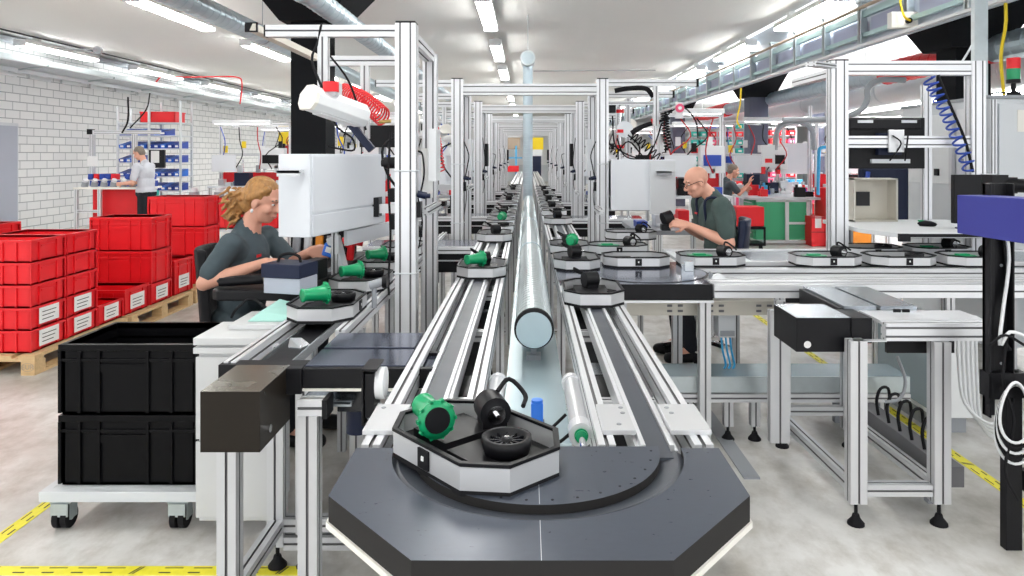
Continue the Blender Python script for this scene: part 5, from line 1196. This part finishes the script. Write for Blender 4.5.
p=at(795,158,14.6);MB().box(p.x-.3,p.x+.25,p.y,p.y+.04,p.z-.32,p.z+.3).build('sheet','cabinet_white',r); MB().prof((p.x+.3,p.y,0),(p.x+.3,p.y,2.6),.07,.07).build('post',['alu_bright','slot'],r)
tag(MB().tube([at(741,88,12),at(740,105,12),at(737,120,12),at(741,128,12)],.014,n=6).build('yellow_cable','yellow'),'yellow cable hanging beside the funnel column in the annex','cable')
tag(MB().tube([at(775,150,13),at(777,132,13),at(785,124,13),at(800,122,13),at(812,130,13),at(814,150,13)],.05,n=8).build('flexible_duct','midgrey'),'dark flexible extraction hose arching behind the green bench','hose')
tag(MB().tube([at(783,120,8.5),at(830,119,8.5),at(858,112,8.4),at(867,100,8.4),at(868,88,8.4),at(880,80,8.4),at(905,80,8.4)],.035,n=8).build('cable_conduit','midgrey'),'dark conduit running along the annex and rising behind the right station frame','conduit')
station(3.98,14.1,'tool station with cables standing over the green drawer bench',red_=False,seedn=51,w=1.3,bench=False)
station(5.75,13.8,'tool station with white machine heads right of the green drawer bench',red_=True,seedn=52,w=1.5)
station(2.1,11.5,'assembly station behind the seated bald man, under the small dark column',red_=True,seedn=53,w=1.2)
station(-2.9,13.5,'assembly station directly behind the black funnel column at left',red_=True,seedn=55,w=1.5)
station(-7.0,18.5,'assembly station near the brick wall beyond the blue bin shelf',red_=False,seedn=56,w=1.6)
# ================================================================ people
def capsule(mb,p0,p1,r0,r1,n=14):
    p0=Vector(p0);p1=Vector(p1);d=(p1-p0);L=d.length
    if L<1e-5: d=Vector((0,0,1));L=1e-5
    d=d/L; pr=[]
    for i in range(7):
        a=-PI/2+PI/2*i/6; pr.append((r0*math.sin(a),max(r0*math.cos(a),1e-5)))
    for i in range(7):
        a=PI/2*i/6; pr.append((L+r1*math.sin(a),max(r1*math.cos(a),1e-5)))
    mb.lathe(p0,d,pr,n=n)
def ell(mb,c,rx,ry,rz,R=None,n=18):
    c=Vector(c);vs=[];m=12
    for i in range(m+1):
        t=-PI/2+PI*i/m
        for j in range(n):
            p=Vector((rx*math.cos(t)*math.cos(2*PI*j/n),ry*math.cos(t)*math.sin(2*PI*j/n),rz*math.sin(t)))
            vs.append(c+(R@p if R else p))
    mb.add(vs,[(i*n+j,i*n+(j+1)%n,(i+1)*n+(j+1)%n,(i+1)*n+j) for i in range(m) for j in range(n)],0,True)
def remesh(mb,name,m,parent,vox=.008,smooth=4,jitter=0):
    me=bpy.data.meshes.new(name); me.from_pydata(mb.v,[],mb.f); me.update()
    o=bpy.data.objects.new(name,me); COL.objects.link(o)
    md=o.modifiers.new('r','REMESH'); md.mode='VOXEL'; md.voxel_size=vox
    if smooth:
        sm=o.modifiers.new('s','SMOOTH'); sm.iterations=smooth; sm.factor=.5
    bpy.context.view_layer.update()
    m2=bpy.data.meshes.new_from_object(o.evaluated_get(bpy.context.evaluated_depsgraph_get()))
    COL.objects.unlink(o); bpy.data.objects.remove(o)
    if jitter:
        for v in m2.vertices:
            n=noise.noise_vector(v.co*22)*.6+noise.noise_vector(v.co*60)*.4; v.co+=n*jitter
    for p in m2.polygons: p.use_smooth=True
    m2.materials.clear(); m2.materials.append(MT[m])
    t=bpy.data.objects.new(name,m2); COL.objects.link(t); t.parent=parent; OFF[t.name]=Vector((0,0,0))
    return t
def hand(mb,w,f,n_,s=1,curl=.5,side=1):
    """w wrist, f finger direction, n_ palm normal, side: thumb side sign"""
    w=Vector(w);f=Vector(f).normalized();n_=Vector(n_);n_=(n_-f*n_.dot(f)).normalized();x=f.cross(n_)*side
    for k in range(4):
        o=x*(.030-.019*k)
        capsule(mb,w+f*.012+o*.6,w+f*.085+o,.017,.013)
        L=[.072,.080,.074,.056][k]; p=w+f*.085+o; d=f
        for j,sg in enumerate((.45,.32,.23)):
            ang=curl*(.5+.35*j); d=(f*math.cos(ang*(j+1)*.6)+n_*math.sin(ang*(j+1)*.6)).normalized()
            q=p+d*L*sg*1.05; capsule(mb,p,q,.0092-.0008*j,.0086-.0008*j,8); p=q
    p=w+f*.03+x*.028; q=p+(f*.6+x*.6+n_*.4).normalized()*.042; capsule(mb,p,q,.015,.012,8)
    r_=q+(f*.85+x*.1+n_*.5).normalized()*.034; capsule(mb,q,r_,.0105,.009,8)
def person(lab,loc,rz,J,shirt,hair,build=1.0,glasses=False,earring=False,apron=False,legs='sit',skin='skin'):
    """local frame: faces +X, left = +Y.  J: dict of joints"""
    r=thing('person',lab,'person',loc); r.rotation_euler=(0,0,rz); OFF[r.name]=Vector((0,0,0))
    H=Vector(J['head']);N=Vector(J['neck']);C=Vector(J['chest']);P=Vector(J['hip']); hd=Vector(J.get('look',(1,0,-.3))).normalized()
    zr=hd.cross(Vector((0,1,0))).normalized()*-1; zr=(Vector((0,0,1))-hd*hd.z).normalized(); yr=zr.cross(hd)
    R=Matrix((hd,yr,zr)).transposed()
    h=lambda x,y,z: H+R@Vector((x,y,z))
    b=MB()
    ell(b,h(-.012,0,.035),.098,.077,.085,R); ell(b,h(.022,0,-.035),.068,.060,.085,R); ell(b,h(.045,0,-.085),.035,.036,.03,R)
    capsule(b,h(.082,0,.012),h(.106,0,-.022),.010,.015,8); ell(b,h(.100,0,-.028),.014,.020,.011,R)
    ell(b,h(.084,0,-.058),.012,.026,.009,R); ell(b,h(.082,0,-.070),.012,.022,.008,R); ell(b,h(.075,0,.032),.02,.055,.012,R)
    for s in (-1,1):
        ell(b,h(-.01,s*.078,-.01),.022,.010,.034,R); ell(b,h(.05,s*.045,-.03),.03,.022,.026,R)
    nb=h(-.03,0,-.05); capsule(b,nb,N,.050,.058); capsule(b,N,C+Vector((0,0,.1)),.065,.09)
    LW=.205*build
    sh={s:Vector(J.get('shR' if s<0 else 'shL',(N.x-.0,s*LW,N.z-.075))) for s in (-1,1)}
    for s in (-1,1): capsule(b,C+Vector((0,s*.08,.05)),sh[s],.07,.052)
    ell(b,C,.115*build,.165*build,.20); ell(b,(C+P)/2,.115*build,.155*build,.20); ell(b,P,.14*build,.175*build,.13)
    for s,k in ((-1,'R'),(1,'L')):
        e=Vector(J['el'+k]);w=Vector(J['wr'+k])
        capsule(b,sh[s],e,.050*build,.040*build); capsule(b,e,e.lerp(w,.4),.040*build,.038*build); capsule(b,e.lerp(w,.4),w,.038*build,.026)
        f=Vector(J.get('fd'+k,w-e)); hand(b,w,f,Vector(J.get('pn'+k,(0,-s,0))),curl=J.get('curl',.6),side=s)
    if legs=='sit':
        for s in (-1,1):
            k_=Vector((P.x+.42,s*.13,P.z+.0));a_=Vector((P.x+.36,s*.14,.10))
            capsule(b,P+Vector((0,s*.09,-.02)),k_,.080,.058); capsule(b,k_,a_,.054,.036); capsule(b,a_,a_+Vector((.16,0,-.06)),.036,.030)
    else:
        for s in (-1,1):
            k_=Vector((P.x+.02,s*.10,.50));a_=Vector((P.x-.01,s*.10,.09))
            capsule(b,P+Vector((0,s*.09,-.02)),k_,.085,.056); capsule(b,k_,a_,.054,.036); capsule(b,a_,a_+Vector((.16,0,-.05)),.036,.032)
    remesh(b,'body',skin,r,.0062,3)
    # shirt
    c=MB(); g=.012
    ell(c,C,.115*build+g,.165*build+g,.205); ell(c,(C+P)/2,.115*build+g,.155*build+g,.215); ell(c,P+Vector((0,0,.02)),.145*build+g,.178*build+g,.12)
    capsule(c,N+Vector((-.015,0,-.015)),C+Vector((0,0,.1)),.074,.11)
    for s,k in ((-1,'R'),(1,'L')):
        e=Vector(J['el'+k]); capsule(c,C+Vector((0,s*.08,.05)),sh[s],.085,.064); capsule(c,sh[s],sh[s].lerp(e,.72),.064*build,.060*build)
    remesh(c,'shirt',shirt,r,.010,4,jitter=.006)
    t=MB()
    ell(t,P+Vector((0,0,-.02)),.15*build+.01,.18*build+.01,.12)
    if legs=='sit':
        for s in (-1,1):
            k_=Vector((P.x+.42,s*.13,P.z+.0));a_=Vector((P.x+.36,s*.14,.12)); capsule(t,P+Vector((0,s*.09,-.02)),k_,.092,.070); capsule(t,k_,a_,.068,.055)
    else:
        for s in (-1,1):
            k_=Vector((P.x+.02,s*.10,.50));a_=Vector((P.x-.01,s*.10,.12)); capsule(t,P+Vector((0,s*.09,-.02)),k_,.098,.072); capsule(t,k_,a_,.070,.060)
    remesh(t,'trousers','trousers',r,.012,3,jitter=.004)
    for s in (-1,1):
        a_=Vector((P.x+(.36 if legs=='sit' else -.01),s*(.14 if legs=='sit' else .10),.05)); q=MB(); capsule(q,a_+Vector((-.03,0,0)),a_+Vector((.17,0,-.008)),.048,.042); remesh(q,'shoe','black',r,.012,2)
    # face
    for s in (-1,1):
        q=MB(); ell(q,h(.0755,s*.031,.006),.008,.012,.006,R,10); e_=q.build('eye','eye',r); q=MB(); ell(q,h(.0812,s*.032,.006),.0035,.005,.0045,R,8); q.build('iris','hair_dark',e_)
        MB().tube([h(.083,s*.015,.03),h(.086,s*.032,.036),h(.072,s*.052,.028)],.004,n=6).build('eyebrow','hair_dark' if hair!='hair_blond' else 'hair_grey',r)
    MB().tube([h(.088,-.022,-.064),h(.0955,0,-.063),h(.088,.022,-.064)],.004,n=6).build('lips','lip',r)
    hm=MB()
    if hair=='hair_blond':
        ell(hm,h(-.030,0,.052),.100,.090,.088,R); ell(hm,h(-.075,0,.0),.065,.085,.095,R); ell(hm,h(-.115,.0,-.02),.060,.065,.065,R); ell(hm,h(-.15,.0,-.07),.055,.06,.07,R); ell(hm,h(-.165,0.01,-.125),.042,.045,.055,R)
        for s in (-1,1): capsule(hm,h(.035,s*.062,.085),h(-.05,s*.082,.01),.022,.02); 
        rnd=random.Random(3)
        for i in range(90):
            a=Vector((rnd.uniform(-.20,-.08),rnd.uniform(-.09,.09),rnd.uniform(-.17,.03))); capsule(hm,h(*a),h(a.x+rnd.uniform(-.05,.0),a.y+rnd.uniform(-.03,.03),a.z-rnd.uniform(.01,.05)),.010,.004,6)
        remesh(hm,'hair',hair,r,.005,1,jitter=.006)
    elif hair:
        ell(hm,h(-.024,0,.045),.094,.083,.084,R); ell(hm,h(-.06,0,-.005),.052,.076,.07,R); remesh(hm,'hair',hair,r,.006,2,jitter=.006)
    if glasses:
        q=MB()
        for s in (-1,1):
            pts=[h(.104,s*.033+.024*math.cos(a),.004+.016*math.sin(a)) for a in [i*2*PI/14 for i in range(15)]]; q.tube(pts,.0022,n=5,smooth=0)
            q.tube([h(.104,s*.057,.008),h(.06,s*.077,.010),h(-.005,s*.086,.010),h(-.02,s*.086,-.008)],.0025,n=5)
        q.tube([h(.105,-.009,.008),h(.108,0,.011),h(.105,.009,.008)],.0022,n=5); q.build('glasses','black',r)
    if earring: q=MB(); ell(q,h(-.008,-.09,-.052),.009,.005,.011,R,8); q.build('earring','white',r)
    if apron:
        MB().tube([(C.x+.11,-.07,C.z-.05),(N.x+.075,-.095,N.z-.045),(N.x-.035,-.105,N.z-.03),(C.x-.12,-.08,C.z)],.012,n=6).tube([(C.x+.11,.07,C.z-.05),(N.x+.075,.095,N.z-.045),(N.x-.035,.105,N.z-.03),(C.x-.12,.08,C.z)],.012,n=6).build('strap','navy',r)
    MB().box(C.x+.118*build+.008,C.x+.118*build+.012,-.11,-.06,C.z+.04,C.z+.055).build('chest_print','red',r)
    return r
def chair(lab,loc,rz,m='black_soft',z=.50,bh=.50):
    r=thing('swivel_chair',lab,'chair',loc,None); r.rotation_euler=(0,0,rz); OFF[r.name]=Vector((0,0,0))
    MB().box(-.22,.24,-.23,.23,z-.07,z).build('seat',m,r,bevel=.03)
    mb=MB()
    for i in range(9):
        pass
    n=10;vs=[]
    for side in (0,1):
        for i in range(n+1):
            y=-.22+.44*i/n; c=.05*(1-(2*i/n-1)**2)
            for zz in (z+.06,z+.06+bh):
                vs.append((-.27-c+ (0 if side else -.05)+(-.04 if zz>z+.1 else 0),y*(1 if zz<z+.1 else .86),zz))
    m_=2*(n+1); fs=[]
    for i in range(n):
        a,b_,c_,d_=i*2,i*2+1,i*2+3,i*2+2
        fs+=[(a,b_,c_,d_),(m_+d_,m_+c_,m_+b_,m_+a),(b_,m_+b_,m_+c_,c_),(a,d_,m_+d_,m_+a)]
    fs+=[(0,m_,m_+1,1),(2*n,2*n+1,m_+2*n+1,m_+2*n)]
    mb.add(vs,fs,0,False).build('backrest',m,r,bevel=.015)
    MB().bar((-.18,0,z-.05),(-.32,0,z+.12),.05,.02).build('back_bracket','black',r)
    MB().cyl((0,0,.10),(0,0,z-.07),.028,n=14).build('gas_lift','chrome',r)
    for i in range(5):
        a=i*2*PI/5+.3; l=MB().bar((0,0,.12),(.29*math.cos(a),.29*math.sin(a),.08),.045,.03).build('leg','chrome',r)
        MB().cyl((.29*math.cos(a)-.02,.29*math.sin(a),.032),(.29*math.cos(a)+.02,.29*math.sin(a),.032),.032,n=12).build('castor','rubber',l)
    return r
# seated woman (faces right, slightly toward the line)
wy=4.12;wx=-1.585
J=dict(head=(.085,0,1.335),neck=(.0,0,1.19),chest=(-.03,0,.99),hip=(-.06,0,.63),look=(1,-.05,-.32),elR=(-.12,-.27,.91),wrR=(.20,-.20,1.02),fdR=(1,.1,-.05),pnR=(0,.3,-1),elL=(.16,.20,.95),wrL=(.385,-.06,1.06),fdL=(1,-.25,.12),pnL=(.0,-1,-.2),curl=.75)
person('seated woman with blond tied-back hair in a dark grey T-shirt, holding a blue part',(wx,wy,0),-.12,J,'shirt_grey','hair_blond',earring=True)
chair('black swivel chair with rounded back behind the seated woman',(wx+.10,wy+.06,0),.22,z=.52,bh=.50)
r=thing('blue_part','small blue plastic part held in the woman\'s raised hand','part',(-1.06,4.1,1.08))
p=at(329,250,3.93);MB().rbox((p.x+.01,p.y,p.z),(.075,.06,.075),Matrix.Rotation(.3,3,'Y')).build('part_body','blue_bright',r,bevel=.01); MB().rbox((p.x+.005,p.y-.031,p.z+.005),(.03,.004,.03),Matrix.Rotation(.3,3,'Y')).build('white_mark','paper',r)
# seated man, faces left
J=dict(head=(.16,0,1.385),neck=(.05,0,1.285),chest=(-.01,0,1.085),hip=(-.10,0,.66),look=(1,0,-.38),elR=(-.0,-.27,.93),wrR=(.27,-.12,1.06),fdR=(1,.15,.15),pnR=(0,.6,-.5),elL=(-.0,.27,.93),wrL=(.27,.12,1.06),fdL=(1,-.15,.15),pnL=(0,-.6,-.5),curl=.9)
person('seated bald man with glasses in grey-green T-shirt and dark straps, working at the line',(1.50,5.72,0),PI+.12,J,'shirt_green',None,build=1.12,glasses=True,apron=True)
chair('dark swivel chair with blue-grey backrest behind the seated bald man',(1.38,5.80,0),PI-.27,m='navy',z=.54,bh=.50)
r=thing('dark_part','dark rounded machine part in the hands of the bald man','part',(1.1,5.65,1.05))
MB().cyl((1.06,5.62,1.10),(1.13,5.64,1.12),.05,n=16).box(1.05,1.12,5.60,5.68,1.01,1.06).build('part_body','black',r,bevel=.006)
# second seated man in the annex
J=dict(head=(.12,0,1.31),neck=(.02,0,1.16),chest=(-.04,0,.96),hip=(-.10,0,.62),look=(1,0,-.25),elR=(.15,-.26,.92),wrR=(.34,-.2,1.10),fdR=(.3,.1,1),pnR=(1,0,0),elL=(.10,.26,.90),wrL=(.34,.1,.98),curl=.6)
person('seated grey-haired man in dark T-shirt raising one hand beside the green drawer bench',(3.58,12.9,0),.0,J,'shirt_grey','hair_grey',build=1.05)
chair('dark swivel chair of the second seated man in the annex',(3.52,12.9,0),0,z=.5,bh=.4)
# standing man at the wall bench
J=dict(head=(.10,0,1.63),neck=(.0,0,1.47),chest=(-.04,0,1.26),hip=(-.04,0,.92),look=(1,0,-.5),elR=(.05,-.26,1.10),wrR=(.30,-.2,1.08),elL=(.05,.26,1.10),wrL=(.30,.2,1.08),curl=.6)
person('standing man in a light grey T-shirt and dark trousers at the wall bench',(-7.02,13.2,0),PI-.1,J,'shirt_light','hair_grey',legs='stand',build=1.05)
# ================================================================ world, camera
w=bpy.data.worlds.new('World'); SC.world=w; w.use_nodes=True
bg=w.node_tree.nodes['Background']; bg.inputs[0].default_value=(.97,.985,1,1); bg.inputs[1].default_value=1.3
cd=bpy.data.cameras.new('Camera'); cam=bpy.data.objects.new('Camera',cd); COL.objects.link(cam)
cam.location=(0,0,1.6); cam.rotation_euler=(PI/2,0,0); cd.sensor_width=36; cd.lens=F/1024*36
cd.shift_x=-15/1024; cd.shift_y=-133/1024; cd.clip_start=.05; cd.clip_end=200
SC.camera=cam
vs=SC.view_settings; vs.view_transform='Standard'; vs.look='None'; vs.exposure=0.5; vs.gamma=1; vs.use_curve_mapping=False
SC.cycles.use_denoising=True; SC.cycles.max_bounces=6; SC.cycles.diffuse_bounces=4; SC.cycles.glossy_bounces=3; SC.cycles.sample_clamp_indirect=6
